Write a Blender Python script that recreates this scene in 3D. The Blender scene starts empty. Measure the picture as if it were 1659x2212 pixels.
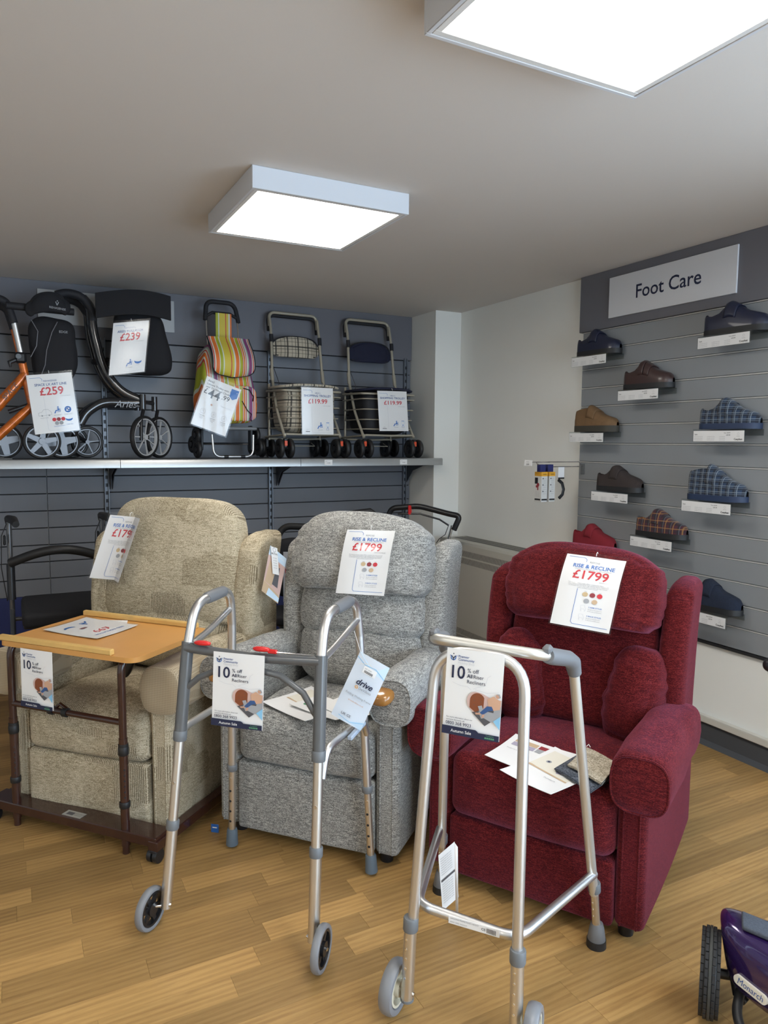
import bpy, bmesh, math, random
from math import sin, cos, pi, radians as R
from mathutils import Vector, Matrix, noise

random.seed(11)
S = bpy.context.scene
COL = S.collection

# ------------------------------------------------------------------ camera
FPX, CX, CY, H = 1560.3, 829.5, 1106.0, 1.45
YAW, PIT, ROL = -0.479173, -0.095889, 0.0074666
_r = Vector((cos(YAW), sin(YAW), 0)); _f = Vector((-sin(YAW), cos(YAW), 0)); _u = Vector((0, 0, 1))
_f2 = _f*cos(PIT)+_u*sin(PIT); _u2 = _u*cos(PIT)-_f*sin(PIT)
CR = _r*cos(ROL)+_u2*sin(ROL); CU = _u2*cos(ROL)-_r*sin(ROL); CF = _f2
cam_d = bpy.data.cameras.new('camera'); cam = bpy.data.objects.new('camera', cam_d); COL.objects.link(cam)
cam_d.sensor_fit = 'VERTICAL'; cam_d.sensor_height = 24.0; cam_d.lens = FPX/2212*24.0
cam_d.clip_start = 0.02
m = Matrix((CR, CU, -CF)).transposed().to_4x4(); m.translation = Vector((0, 0, H))
cam.matrix_world = m
S.camera = cam

# ------------------------------------------------------------------ light, exposure
W = bpy.data.worlds.new('daylight'); S.world = W; W.use_nodes = True
wb = W.node_tree.nodes['Background']; wb.inputs[0].default_value = (0.66, 0.82, 1.0, 1); wb.inputs[1].default_value = SKY = 12.5
PANEL = 18.0          # radiance of the LED ceiling panels
PANEL_COL = (1.0, 0.945, 0.86)
S.view_settings.view_transform = 'Standard'; S.view_settings.look = 'None'
S.view_settings.gamma = 1.0; S.view_settings.use_curve_mapping = False
S.view_settings.exposure = -0.16
for loc_, rot_, sz_ in (((3.06, -.60, 1.35), (0, R(90), 0), (1.7, 2.7)), ((1.80, -2.26, 1.15), (R(90), 0, 0), (2.0, 1.95))):   # sky portals in the two windows
    pl = bpy.data.lights.new('window_portal', 'AREA'); pl.shape = 'RECTANGLE'; pl.size, pl.size_y = sz_
    pl.cycles.is_portal = True
    po = bpy.data.objects.new('window_portal', pl); COL.objects.link(po); po.location = loc_; po.rotation_euler = rot_

# ------------------------------------------------------------------ materials
MATS = {}
def new_mat(name):
    m = bpy.data.materials.new(name); m.use_nodes = True; MATS[name] = m
    return m, m.node_tree, m.node_tree.nodes['Principled BSDF']
def mat(name, col, rough=.5, metal=0, noise_amt=0, nscale=30, bump=0, bscale=200, sheen=0, coat=0, spec=.5, aniso=None):
    if name in MATS: return MATS[name]
    m, nt, b = new_mat(name); N = nt.nodes; L = nt.links
    b.inputs['Base Color'].default_value = (*col, 1); b.inputs['Roughness'].default_value = rough
    b.inputs['Metallic'].default_value = metal; b.inputs['Specular IOR Level'].default_value = spec
    if sheen: b.inputs['Sheen Weight'].default_value = sheen; b.inputs['Sheen Roughness'].default_value = .4
    if coat: b.inputs['Coat Weight'].default_value = coat; b.inputs['Coat Roughness'].default_value = .05
    if noise_amt or bump:
        tc = N.new('ShaderNodeTexCoord')
    if noise_amt:
        n = N.new('ShaderNodeTexNoise'); n.inputs['Scale'].default_value = nscale; n.inputs['Detail'].default_value = 6
        L.new(tc.outputs['Object'], n.inputs['Vector'])
        mx = N.new('ShaderNodeMix'); mx.data_type = 'RGBA'
        mx.inputs[6].default_value = (*[c*(1-noise_amt) for c in col], 1); mx.inputs[7].default_value = (*[min(1, c*(1+noise_amt)) for c in col], 1)
        L.new(n.outputs['Fac'], mx.inputs[0]); L.new(mx.outputs[2], b.inputs['Base Color'])
    if bump:
        n = N.new('ShaderNodeTexNoise'); n.inputs['Scale'].default_value = bscale; n.inputs['Detail'].default_value = 3
        L.new(tc.outputs['Object'], n.inputs['Vector'])
        bp = N.new('ShaderNodeBump'); bp.inputs['Strength'].default_value = bump; bp.inputs['Distance'].default_value = .002
        L.new(n.outputs['Fac'], bp.inputs['Height']); L.new(bp.outputs[0], b.inputs['Normal'])
    return m

def _math(nt, op, a, b=None, c=None):
    n = nt.nodes.new('ShaderNodeMath'); n.operation = op
    for i, v in enumerate((a, b, c)):
        if v is None: continue
        if isinstance(v, (int, float)): n.inputs[i].default_value = v
        else: nt.links.new(v, n.inputs[i])
    return n.outputs[0]
def _mix(nt, f, a, b, blend='MIX'):
    n = nt.nodes.new('ShaderNodeMix'); n.data_type = 'RGBA'; n.blend_type = blend
    for i, v in ((0, f), (6, a), (7, b)):
        if isinstance(v, (int, float)): n.inputs[i].default_value = v
        elif isinstance(v, tuple): n.inputs[i].default_value = (*v, 1)
        else: nt.links.new(v, n.inputs[i])
    return n.outputs[2]
def _noise(nt, vec, scale, detail=3, sc=(1, 1, 1), rough=.5, dist=0):
    mp = nt.nodes.new('ShaderNodeMapping'); mp.inputs['Scale'].default_value = sc
    nt.links.new(vec, mp.inputs['Vector'])
    n = nt.nodes.new('ShaderNodeTexNoise'); n.inputs['Scale'].default_value = scale; n.inputs['Detail'].default_value = detail
    n.inputs['Roughness'].default_value = rough; n.inputs['Distortion'].default_value = dist
    nt.links.new(mp.outputs[0], n.inputs['Vector'])
    return n.outputs['Fac']
def _ramp(nt, f, stops, mode='LINEAR'):
    n = nt.nodes.new('ShaderNodeValToRGB'); e = n.color_ramp.elements; n.color_ramp.interpolation = mode
    while len(e) < len(stops): e.new(.5)
    for i, (p, c) in enumerate(stops): e[i].position = p; e[i].color = (*c, 1)
    nt.links.new(f, n.inputs[0]); return n.outputs[0]
def _bump(nt, b, h, strength=.5, dist=.002):
    n = nt.nodes.new('ShaderNodeBump'); n.inputs['Strength'].default_value = strength; n.inputs['Distance'].default_value = dist
    nt.links.new(h, n.inputs['Height']); nt.links.new(n.outputs[0], b.inputs['Normal'])

def chenille(name, dark, mid, light, sheen=.3, tint=(1, 1, 1), patch=False):
    """woven upholstery: short horizontal slubs of dark and light yarn"""
    m, nt, b = new_mat(name)
    tc = nt.nodes.new('ShaderNodeTexCoord'); v = tc.outputs['Object']
    fine = _noise(nt, v, 190, 3, (1, 1, 3.4), .75)
    weave = _noise(nt, v, 420, 2, (1, 1, 1.5), .6)
    slub = _noise(nt, v, 40, 2, (1, 1, 6), .6)
    big = _noise(nt, v, 5, 2, (1, 1, 1))
    f = _math(nt, 'ADD', _math(nt, 'MULTIPLY', fine, .55), _math(nt, 'MULTIPLY', weave, .25))
    f = _math(nt, 'ADD', f, _math(nt, 'MULTIPLY', slub, .2))
    if patch:
        br = nt.nodes.new('ShaderNodeTexVoronoi'); br.distance = 'CHEBYCHEV'; br.inputs['Scale'].default_value = 7; br.inputs['Randomness'].default_value = .55
        nt.links.new(v, br.inputs['Vector'])
        sp = nt.nodes.new('ShaderNodeSeparateColor'); nt.links.new(br.outputs['Color'], sp.inputs[0])
        wv = nt.nodes.new('ShaderNodeTexWave'); wv.wave_type = 'BANDS'; wv.bands_direction = 'X'
        wv.inputs['Scale'].default_value = 42; wv.inputs['Distortion'].default_value = 2.2; wv.inputs['Detail'].default_value = 0; wv.inputs['Detail Scale'].default_value = .25
        nt.links.new(v, wv.inputs['Vector'])
        on = _math(nt, 'GREATER_THAN', sp.outputs[0], .68)
        f2 = _math(nt, 'ADD', _math(nt, 'MULTIPLY', wv.outputs['Fac'], .16), _math(nt, 'MULTIPLY', fine, .80))
        mx = nt.nodes.new('ShaderNodeMix'); nt.links.new(on, mx.inputs[0]); nt.links.new(f, mx.inputs[2]); nt.links.new(f2, mx.inputs[3])
        f = _math(nt, 'ADD', mx.outputs[0], _math(nt, 'MULTIPLY', _math(nt, 'SUBTRACT', sp.outputs[1], .5), .05))
    c = _ramp(nt, f, [(.41, dark), (.5, mid), (.585, light)])
    c = _mix(nt, _math(nt, 'MULTIPLY', big, .25), c, tuple(x*.8 for x in mid))
    nt.links.new(c, b.inputs['Base Color'])
    b.inputs['Roughness'].default_value = .9; b.inputs['Specular IOR Level'].default_value = .15
    b.inputs['Sheen Weight'].default_value = sheen; b.inputs['Sheen Roughness'].default_value = .35; b.inputs['Sheen Tint'].default_value = (*tint, 1)
    _bump(nt, b, f, .8, .004)
    return m

def wood_plank(name, c1, c2, c3):
    m, nt, b = new_mat(name)
    tc = nt.nodes.new('ShaderNodeTexCoord'); oi = nt.nodes.new('ShaderNodeObjectInfo')
    rv = nt.nodes.new('ShaderNodeCombineXYZ'); nt.links.new(_math(nt, 'MULTIPLY', oi.outputs['Random'], 57), rv.inputs[0]); nt.links.new(_math(nt, 'MULTIPLY', oi.outputs['Random'], 23), rv.inputs[1])
    va = nt.nodes.new('ShaderNodeVectorMath'); va.operation = 'ADD'
    nt.links.new(tc.outputs['Object'], va.inputs[0]); nt.links.new(rv.outputs[0], va.inputs[1]); v = va.outputs[0]
    g = _noise(nt, v, 5, 6, (1, 16, 1), .62, .5)
    mp = nt.nodes.new('ShaderNodeMapping'); mp.inputs['Scale'].default_value = (.8, 20, 1); nt.links.new(v, mp.inputs['Vector'])
    wv = nt.nodes.new('ShaderNodeTexWave'); wv.bands_direction = 'Y'; wv.inputs['Scale'].default_value = .8; wv.inputs['Distortion'].default_value = 7
    wv.inputs['Detail'].default_value = 2; wv.inputs['Detail Scale'].default_value = .55; nt.links.new(mp.outputs[0], wv.inputs['Vector'])
    fine = _noise(nt, v, 26, 4, (1, 30, 1), .75)
    f = _math(nt, 'ADD', _math(nt, 'MULTIPLY', g, .52), _math(nt, 'MULTIPLY', wv.outputs['Fac'], .11))
    f = _math(nt, 'ADD', f, _math(nt, 'MULTIPLY', fine, .28))
    c = _ramp(nt, f, [(.3, c1), (.5, c2), (.72, c3)])
    hv = nt.nodes.new('ShaderNodeHueSaturation'); nt.links.new(c, hv.inputs['Color'])
    nt.links.new(_math(nt, 'ADD', _math(nt, 'MULTIPLY', oi.outputs['Random'], .50), .74), hv.inputs['Value'])
    nt.links.new(hv.outputs[0], b.inputs['Base Color'])
    b.inputs['Roughness'].default_value = .42; b.inputs['Specular IOR Level'].default_value = .35
    _bump(nt, b, f, .12, .001)
    return m

def plaid(name, base, stripes, rough=.85, sheen=.2):
    """stripes: list of (axis 0/1/2, period m, offset, width, colour, opacity)"""
    m, nt, b = new_mat(name)
    tc = nt.nodes.new('ShaderNodeTexCoord'); sp = nt.nodes.new('ShaderNodeSeparateXYZ'); nt.links.new(tc.outputs['Object'], sp.inputs[0])
    c = base
    for ax, per, off, wd, col, op in stripes:
        mo = _math(nt, 'FLOORED_MODULO', _math(nt, 'ADD', sp.outputs[ax], off), per)
        on = _math(nt, 'MULTIPLY', _math(nt, 'LESS_THAN', mo, wd), op)
        c = _mix(nt, on, c, col)
    nt.links.new(c, b.inputs['Base Color']); b.inputs['Roughness'].default_value = rough; b.inputs['Sheen Weight'].default_value = sheen
    n = _noise(nt, tc.outputs['Object'], 400, 2); _bump(nt, b, n, .3, .001)
    return m

def clear_plastic(name, gloss=.35, tint=(1, 1, 1), amount=.022):
    m, nt, b = new_mat(name); N = nt.nodes; L = nt.links
    N.remove(b); out = N['Material Output']
    t = N.new('ShaderNodeBsdfTransparent'); t.inputs[0].default_value = (*tint, 1)
    g = N.new('ShaderNodeBsdfGlossy'); g.inputs['Roughness'].default_value = .12
    lw = N.new('ShaderNodeLayerWeight'); lw.inputs['Blend'].default_value = .5
    fr = _math(nt, 'POWER', lw.outputs['Facing'], 4.0)
    mx = N.new('ShaderNodeMixShader')
    L.new(_math(nt, 'ADD', _math(nt, 'MULTIPLY', fr, gloss), amount), mx.inputs[0]); L.new(t.outputs[0], mx.inputs[1]); L.new(g.outputs[0], mx.inputs[2]); L.new(mx.outputs[0], out.inputs[0])
    return m

def emit(name, col, st):
    m, nt, b = new_mat(name)
    b.inputs['Base Color'].default_value = (.8, .8, .8, 1); b.inputs['Emission Color'].default_value = (*col, 1); b.inputs['Emission Strength'].default_value = st
    return m

# ------------------------------------------------------------------ geometry helpers
class MB:
    def __init__(s): s.v = []; s.f = []; s.m = []
    def add(s, vs, fs, mi=0, T=None):
        o = len(s.v)
        s.v += [tuple(T @ Vector(v)) if T else tuple(v) for v in vs]
        s.f += [tuple(i+o for i in f) for f in fs]; s.m += [mi]*len(fs)
        return s
    def box(s, c, d, ch=0.0, mi=0, T=None):
        """chamfered box, centre c, full dims d"""
        hx, hy, hz = d[0]/2, d[1]/2, d[2]/2; cx, cy, cz = c
        ch = min(ch, hx*.9, hy*.9, hz*.9)
        if ch <= 0:
            vs = [(cx+a*hx, cy+b*hy, cz+e*hz) for a in (-1, 1) for b in (-1, 1) for e in (-1, 1)]
            fs = [(0, 1, 3, 2), (4, 6, 7, 5), (0, 4, 5, 1), (2, 3, 7, 6), (0, 2, 6, 4), (1, 5, 7, 3)]
            return s.add(vs, fs, mi, T)
        vs = []; idx = {}
        for a in (-1, 1):
            for b in (-1, 1):
                for e in (-1, 1):
                    for k in range(3):
                        x, y, z = hx-ch, hy-ch, hz-ch
                        if k == 0: x = hx
                        if k == 1: y = hy
                        if k == 2: z = hz
                        idx[a, b, e, k] = len(vs); vs.append((cx+a*x, cy+b*y, cz+e*z))
        fs = []
        for a in (-1, 1):
            q = [idx[a, -1, -1, 0], idx[a, 1, -1, 0], idx[a, 1, 1, 0], idx[a, -1, 1, 0]]; fs.append(tuple(q if a > 0 else q[::-1]))
            q = [idx[-1, a, -1, 1], idx[1, a, -1, 1], idx[1, a, 1, 1], idx[-1, a, 1, 1]]; fs.append(tuple(q[::-1] if a > 0 else q))
            q = [idx[-1, -1, a, 2], idx[1, -1, a, 2], idx[1, 1, a, 2], idx[-1, 1, a, 2]]; fs.append(tuple(q if a > 0 else q[::-1]))
            for b in (-1, 1):
                fs.append((idx[a, b, -1, 0], idx[a, b, 1, 0], idx[a, b, 1, 1], idx[a, b, -1, 1]))
                fs.append((idx[a, -1, b, 0], idx[a, 1, b, 0], idx[a, 1, b, 2], idx[a, -1, b, 2]))
                fs.append((idx[-1, a, b, 1], idx[1, a, b, 1], idx[1, a, b, 2], idx[-1, a, b, 2]))
                for e in (-1, 1): fs.append((idx[a, b, e, 0], idx[a, b, e, 1], idx[a, b, e, 2]))
        return s.add(vs, fs, mi, T)
    def tube(s, pts, r, n=12, closed=False, mi=0, cap=True, T=None, flat=1.0):
        pts = [Vector(p) for p in pts]; k = len(pts)
        rr = r if isinstance(r, (list, tuple)) else [r]*k
        tan = []
        for i in range(k):
            a = pts[(i-1) % k] if (closed or i) else pts[0]; b = pts[(i+1) % k] if (closed or i < k-1) else pts[-1]
            tan.append((b-a).normalized())
        up = Vector((0, 0, 1)) if abs(tan[0].z) < .9 else Vector((1, 0, 0))
        nx = tan[0].cross(up).normalized(); vs = []
        for i in range(k):
            nx = (nx-tan[i]*nx.dot(tan[i])).normalized(); ny = tan[i].cross(nx)
            for j in range(n):
                a = 2*pi*j/n; vs.append(pts[i]+nx*cos(a)*rr[i]+ny*sin(a)*rr[i]*flat)
        fs = []
        for i in range(k if closed else k-1):
            for j in range(n):
                a = i*n+j; b = i*n+(j+1) % n; c = ((i+1) % k)*n+(j+1) % n; d = ((i+1) % k)*n+j
                fs.append((a, b, c, d))
        if cap and not closed: fs += [tuple(range(n))[::-1], tuple((k-1)*n+j for j in range(n))]
        return s.add(vs, fs, mi, T)
    def lathe(s, prof, n=32, T=None, mi=0, ring=True):
        """prof: list of (radius, axial z); closed loop if ring"""
        k = len(prof); vs = [(p[0]*cos(2*pi*j/n), p[0]*sin(2*pi*j/n), p[1]) for j in range(n) for p in prof]; fs = []
        for j in range(n):
            for i in range(k if ring else k-1):
                a = j*k+i; b = j*k+(i+1) % k; c = ((j+1) % n)*k+(i+1) % k; d = ((j+1) % n)*k+i
                fs.append((a, d, c, b))
        return s.add(vs, fs, mi, T)
    def cyl(s, a, b, r, n=16, mi=0, r2=None, T=None):
        return s.tube([a, b], [r, r if r2 is None else r2], n, mi=mi, T=T)
    def prism(s, poly, z0, z1, mi=0, T=None):
        n = len(poly); vs = [(x, y, z0) for x, y in poly]+[(x, y, z1) for x, y in poly]
        fs = [tuple(range(n))[::-1], tuple(range(n, 2*n))]+[(i, (i+1) % n, n+(i+1) % n, n+i) for i in range(n)]
        return s.add(vs, fs, mi, T)
    def build(s, name, mats, parent=None, sharp=40, loc=None, **pr):
        me = bpy.data.meshes.new(name); me.from_pydata([tuple(v) for v in s.v], [], s.f)
        for m in (mats if isinstance(mats, (list, tuple)) else [mats]): me.materials.append(m)
        me.polygons.foreach_set('material_index', s.m)
        me.validate(); me.shade_smooth(); me.set_sharp_from_angle(angle=R(sharp))
        o = bpy.data.objects.new(name, me); COL.objects.link(o); o.parent = parent
        if loc: o.location = loc
        for k, v in pr.items(): o[k] = v
        return o

def fillet(pts, rads, n=6):
    """round the corners of a polyline"""
    pts = [Vector(p) for p in pts]; out = [pts[0]]
    if not isinstance(rads, (list, tuple)): rads = [rads]*len(pts)
    for i in range(1, len(pts)-1):
        p, a, b = pts[i], pts[i-1], pts[i+1]; r = rads[i]
        da, db = (a-p), (b-p); t = min(r, da.length*.49, db.length*.49)
        A = p+da.normalized()*t; B = p+db.normalized()*t
        for k in range(n+1):
            u = k/n; out.append(A*(1-u)**2+p*2*u*(1-u)+B*u*u)
    out.append(pts[-1]); return out

def cushion(w, d, h, n=4.0, res=16, fn=None, crown=0.0, wr=0.0, seed=0, wscale=(6, 6, 40), edge=2.0):
    """soft rounded block; returns MB centred on origin. crown bulges faces; wr = wrinkle depth near edges"""
    mb = MB(); key = {}; vs = []
    def vid(p):
        k = tuple(round(c*res) for c in p)
        if k in key: return key[k]
        x, y, z = p
        mx = max(abs(x), abs(y), abs(z)); s = mx/((abs(x)**n+abs(y)**n+abs(z)**n)**(1/n))
        q = Vector((x*s*w/2, y*s*d/2, z*s*h/2))
        if crown:
            q.y += (1 if y > 0 else -1)*crown*(1-x*x)*(1-z*z)*abs(y)
        if wr:
            e = max(abs(x), abs(z))**edge
            t = noise.noise(Vector((q.x*wscale[0]+seed, q.y*wscale[1], q.z*wscale[2])))
            t2 = noise.noise(Vector((q.x*5+seed, q.y*5, q.z*5)))
            nr = q.normalized(); q += nr*(wr*e*t+wr*.8*t2)
        if fn: q = Vector(fn(q, (x, y, z)))
        key[k] = len(vs); vs.append(q); return key[k]
    g = [2*i/res-1 for i in range(res+1)]; fs = []
    for ax in range(3):
        for sg in (-1, 1):
            for i in range(res):
                for j in range(res):
                    q = []
                    for a, b in ((i, j), (i+1, j), (i+1, j+1), (i, j+1)):
                        p = [0, 0, 0]; p[ax] = sg; p[(ax+1) % 3] = g[a]; p[(ax+2) % 3] = g[b]; q.append(vid(p))
                    fs.append(tuple(q if sg > 0 else q[::-1]))
    return mb.add(vs, fs)
def rbox(w, d, h, r=.03, res=14, fn=None, crown=0.0, wr=0.0, seed=0, top_crown=0.0):
    """upholstered block with an absolute edge radius, gently crowned faces"""
    mb = MB(); key = {}; vs = []; hh = Vector((w/2, d/2, h/2)); r = min(r, w*.49, d*.49, h*.49)
    g = []
    for i in range(res+1): g.append(i)
    def co(i, half):
        e = 4; k = res
        if i < e: return -half+r*(i/e)**1.0
        if i > k-e: return half-r*((k-i)/e)
        return -half+r+(2*half-2*r)*((i-e)/(k-2*e))
    def vid(t, ax, sg):
        p = [0, 0, 0]; p[ax] = sg*hh[ax]; p[(ax+1) % 3] = co(t[0], hh[(ax+1) % 3]); p[(ax+2) % 3] = co(t[1], hh[(ax+2) % 3])
        kk = tuple(round(c*1e5) for c in p)
        if kk in key: return key[kk]
        q = Vector(p); n = Vector([q[i]/hh[i] for i in range(3)])
        c = Vector([max(-hh[i]+r, min(hh[i]-r, q[i])) for i in range(3)]); dl = q-c
        if dl.length > 1e-9: q = c+dl.normalized()*r
        if crown: q.y += (1 if n.y > 0 else -1)*crown*(1-n.x**2)*(1-n.z**2)*abs(n.y)
        if top_crown: q.z += top_crown*(1-n.x**2)*(1-n.y**2)*max(0, n.z)
        if wr: q += q.normalized()*wr*(noise.noise(Vector((q.x*7+seed, q.y*7, q.z*7)))+.5*noise.noise(Vector((q.x*22+seed, q.y*22, q.z*22))))
        if fn: q = Vector(fn(q, n))
        key[kk] = len(vs); vs.append(q); return key[kk]
    fs = []
    for ax in range(3):
        for sg in (-1, 1):
            for i in range(res):
                for j in range(res):
                    q = [vid(t, ax, sg) for t in ((i, j), (i+1, j), (i+1, j+1), (i, j+1))]
                    fs.append(tuple(q if sg > 0 else q[::-1]))
    return mb.add(vs, fs)
def roll(w, h, L, n=2.8, ring=36, fn=None, seed=0):
    """arm roll along +y with a flat sewn front face at y = 0"""
    mb = MB(); vs = []; fs = []
    st = [(0, .0), (0, .5), (0, .90), (.004, .965), (.012, 1.0)]+[(.012+(L-.05)*k/14, 1.0) for k in range(1, 15)]+[(L-.02, .95), (L, .8), (L, .0)]
    for y, s in st:
        for j in range(ring):
            a = 2*pi*j/ring; x = w/2*s*math.copysign(abs(cos(a))**(2/n), cos(a)); z = h/2*s*math.copysign(abs(sin(a))**(2/n), sin(a))
            wv = .0025*noise.noise(Vector((x*25+seed, y*9, z*25)))*(s > .9)
            q = Vector((x*(1+wv/w*4), y, z*(1+wv/h*4)))
            vs.append(fn(q, y/L) if fn else q)
    for i in range(len(st)-1):
        for j in range(ring): fs.append((i*ring+j, (i+1)*ring+j, (i+1)*ring+(j+1) % ring, i*ring+(j+1) % ring))
    return mb.add(vs, fs)
def moved(mb, T):
    mb.v = [tuple(T @ Vector(v)) for v in mb.v]; return mb
def TR(x, y, z, rx=0, ry=0, rz=0):
    return Matrix.Translation((x, y, z)) @ Matrix.Rotation(R(rz), 4, 'Z') @ Matrix.Rotation(R(ry), 4, 'Y') @ Matrix.Rotation(R(rx), 4, 'X')

def thing(name, label, cat, loc=(0, 0, 0), rz=0, group=None, **kw):
    o = bpy.data.objects.new(name, None); COL.objects.link(o); o.location = loc; o.rotation_euler = (0, 0, R(rz))
    o.empty_display_size = .1
    o['label'] = label; o['category'] = cat
    if group: o['group'] = group
    for k, v in kw.items(): o[k] = v
    return o
def tag(o, label, cat, group=None):
    o['label'] = label; o['category'] = cat
    if group: o['group'] = group
    return o

# points of the room seen along a sight line, cut by one of its real planes
def ray(px, py): return (CR*((px-CX)/FPX)-CU*((py-CY)/FPX)+CF)
def onz(px, py, z): d = ray(px, py); return Vector((0, 0, H))+d*((z-H)/d.z)
def onx(px, py, x): d = ray(px, py); return Vector((0, 0, H))+d*(x/d.x)
def ony(px, py, y): d = ray(px, py); return Vector((0, 0, H))+d*(y/d.y)
def onplane(px, py, P, N):
    d = ray(px, py); N = Vector(N); return Vector((0, 0, H))+d*((Vector(P)-Vector((0, 0, H))).dot(N)/d.dot(N))

# ------------------------------------------------------------------ shared materials
alu = mat('brushed_aluminium', (.70, .70, .70), .38, 1, bump=.05, bscale=300)
alu_warm = mat('anodised_leg', (.70, .67, .62), .38, 1)
chrome = mat('chrome', (.75, .75, .75), .12, 1)
dkgrey_paint = mat('grey_painted_tube', (.10, .105, .11), .3, 0, coat=.3)
grip_grey = mat('grey_rubber_grip', (.15, .155, .165), .5)
grey_plastic = mat('grey_plastic', (.14, .15, .16), .45)
tyre_grey = mat('grey_tyre', (.20, .205, .22), .35)
rubber = mat('black_rubber', (.012, .012, .013), .5)
blackp = mat('black_plastic', (.012, .012, .014), .35)
black_fab = mat('black_fabric', (.010, .010, .013), .85, bump=.3)
cream_pl = mat('cream_plastic', (.62, .58, .46), .4)
white_pl = mat('white_plastic', (.75, .75, .74), .4)
red_pl = mat('red_plastic', (.62, .02, .02), .3)
orange_pl = mat('orange_red_plastic', (.75, .09, .03), .35)
clear = clear_plastic('clear_sleeve')
acrylic = clear_plastic('clear_acrylic', .8, (.93, .95, .95), .08)
paper = mat('white_paper', (.80, .80, .80), .55)

# ------------------------------------------------------------------ printing: flat ink shapes and lettering on sheets
INK = {'red': (.60, .04, .055), 'blue': (.02, .075, .27), 'mid': (.03, .16, .50), 'navy': (.012, .018, .055), 'grey': (.28, .29, .31), 'pale': (.60, .62, .66),
       'black': (.012, .012, .014), 'white': (.80, .80, .80), 'sky': (.24, .52, .76), 'beige': (.56, .42, .24), 'tan': (.60, .36, .24), 'wine': (.28, .035, .045),
       'silver': (.34, .35, .37), 'brown': (.22, .06, .02), 'skin': (.56, .32, .22), 'denim': (.035, .09, .24), 'pinkish': (.60, .42, .38), 'green': (.10, .30, .17),
       'cream': (.74, .71, .62), 'orange': (.78, .33, .02), 'sand': (.55, .40, .26), 'lilac': (.38, .35, .45), 'lightblue': (.55, .70, .84), 'darkgrey': (.09, .09, .10)}
def ink(c): return mat('ink_'+c, INK[c], .6)

_fc = {}
def text_polys(s, size, align='L', bold=0.0, shear=0.0, sx=1.0):
    key = (s, round(size, 5), align, bold, shear)
    if key not in _fc:
        c = bpy.data.curves.new('t', 'FONT'); c.body = s; c.size = size; c.offset = bold*size*.55; c.shear = shear; c.resolution_u = 3
        c.align_x = {'L': 'LEFT', 'C': 'CENTER', 'R': 'RIGHT'}[align]; c.align_y = 'CENTER'
        o = bpy.data.objects.new('t', c); me = bpy.data.meshes.new_from_object(o)
        _fc[key] = ([v.co.copy() for v in me.vertices], [tuple(p.vertices) for p in me.polygons])
        bpy.data.objects.remove(o); bpy.data.curves.remove(c); bpy.data.meshes.remove(me)
    return _fc[key]

def draw(items, fn, parent, name='print', lift=.0006, step=.00012):
    """items in sheet units (metres, origin bottom-left) -> one mesh; fn(u, v, n) -> local point"""
    mb = MB(); cols = []
    def ci(c):
        if c not in cols: cols.append(c)
        return cols.index(c)
    for k, it in enumerate(items):
        n = lift+step*k; kind = it[0]
        if kind == 't':
            _, s, x, y, size, col = it[:6]; al = it[6] if len(it) > 6 else 'L'; bold = it[7] if len(it) > 7 else 0; sh = it[8] if len(it) > 8 else 0
            rot = it[9] if len(it) > 9 else 0; vs, fs = text_polys(s, size, al, bold, sh); c, q = cos(rot), sin(rot)
            mb.add([fn(x+p.x*c-p.y*q, y+p.x*q+p.y*c, n) for p in vs], fs, ci(col))
        elif kind == 'r':
            _, x0, y0, x1, y1, col = it; nx = max(1, int(abs(x1-x0)/.03)); ny = max(1, int(abs(y1-y0)/.03)); vs = []; fs = []
            for j in range(ny+1):
                for i in range(nx+1): vs.append(fn(x0+(x1-x0)*i/nx, y0+(y1-y0)*j/ny, n))
            for j in range(ny):
                for i in range(nx): a = j*(nx+1)+i; fs.append((a, a+1, a+nx+2, a+nx+1))
            mb.add(vs, fs, ci(col))
        elif kind == 'c':
            _, x, y, r, col = it; vs = [fn(x+r*cos(2*pi*i/18), y+r*sin(2*pi*i/18), n) for i in range(18)]; mb.add(vs, [tuple(range(18))], ci(col))
        elif kind == 'p':
            _, poly, col = it; mb.add([fn(x, y, n) for x, y in poly], [tuple(range(len(poly)))], ci(col))
        elif kind == 'l':
            _, pts, w, col = it
            pts = [(a[0]+(b[0]-a[0])*q/8, a[1]+(b[1]-a[1])*q/8) for a, b in zip(pts[:-1], pts[1:]) for q in (range(8) if math.hypot(b[0]-a[0], b[1]-a[1]) > .03 else (0,))]+[pts[-1]]
            for (x0, y0), (x1, y1) in zip(pts[:-1], pts[1:]):
                L = math.hypot(x1-x0, y1-y0) or 1e-6; ux, uy = (x1-x0)/L*w/2, (y1-y0)/L*w/2
                mb.add([fn(x0-uy-ux*.5, y0+ux-uy*.5, n), fn(x0+uy-ux*.5, y0-ux-uy*.5, n), fn(x1+uy+ux*.5, y1-ux+uy*.5, n), fn(x1-uy+ux*.5, y1+ux+uy*.5, n)], [(0, 1, 2, 3)], ci(col))
    return mb.build(name, [ink(c) for c in cols], parent)

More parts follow.
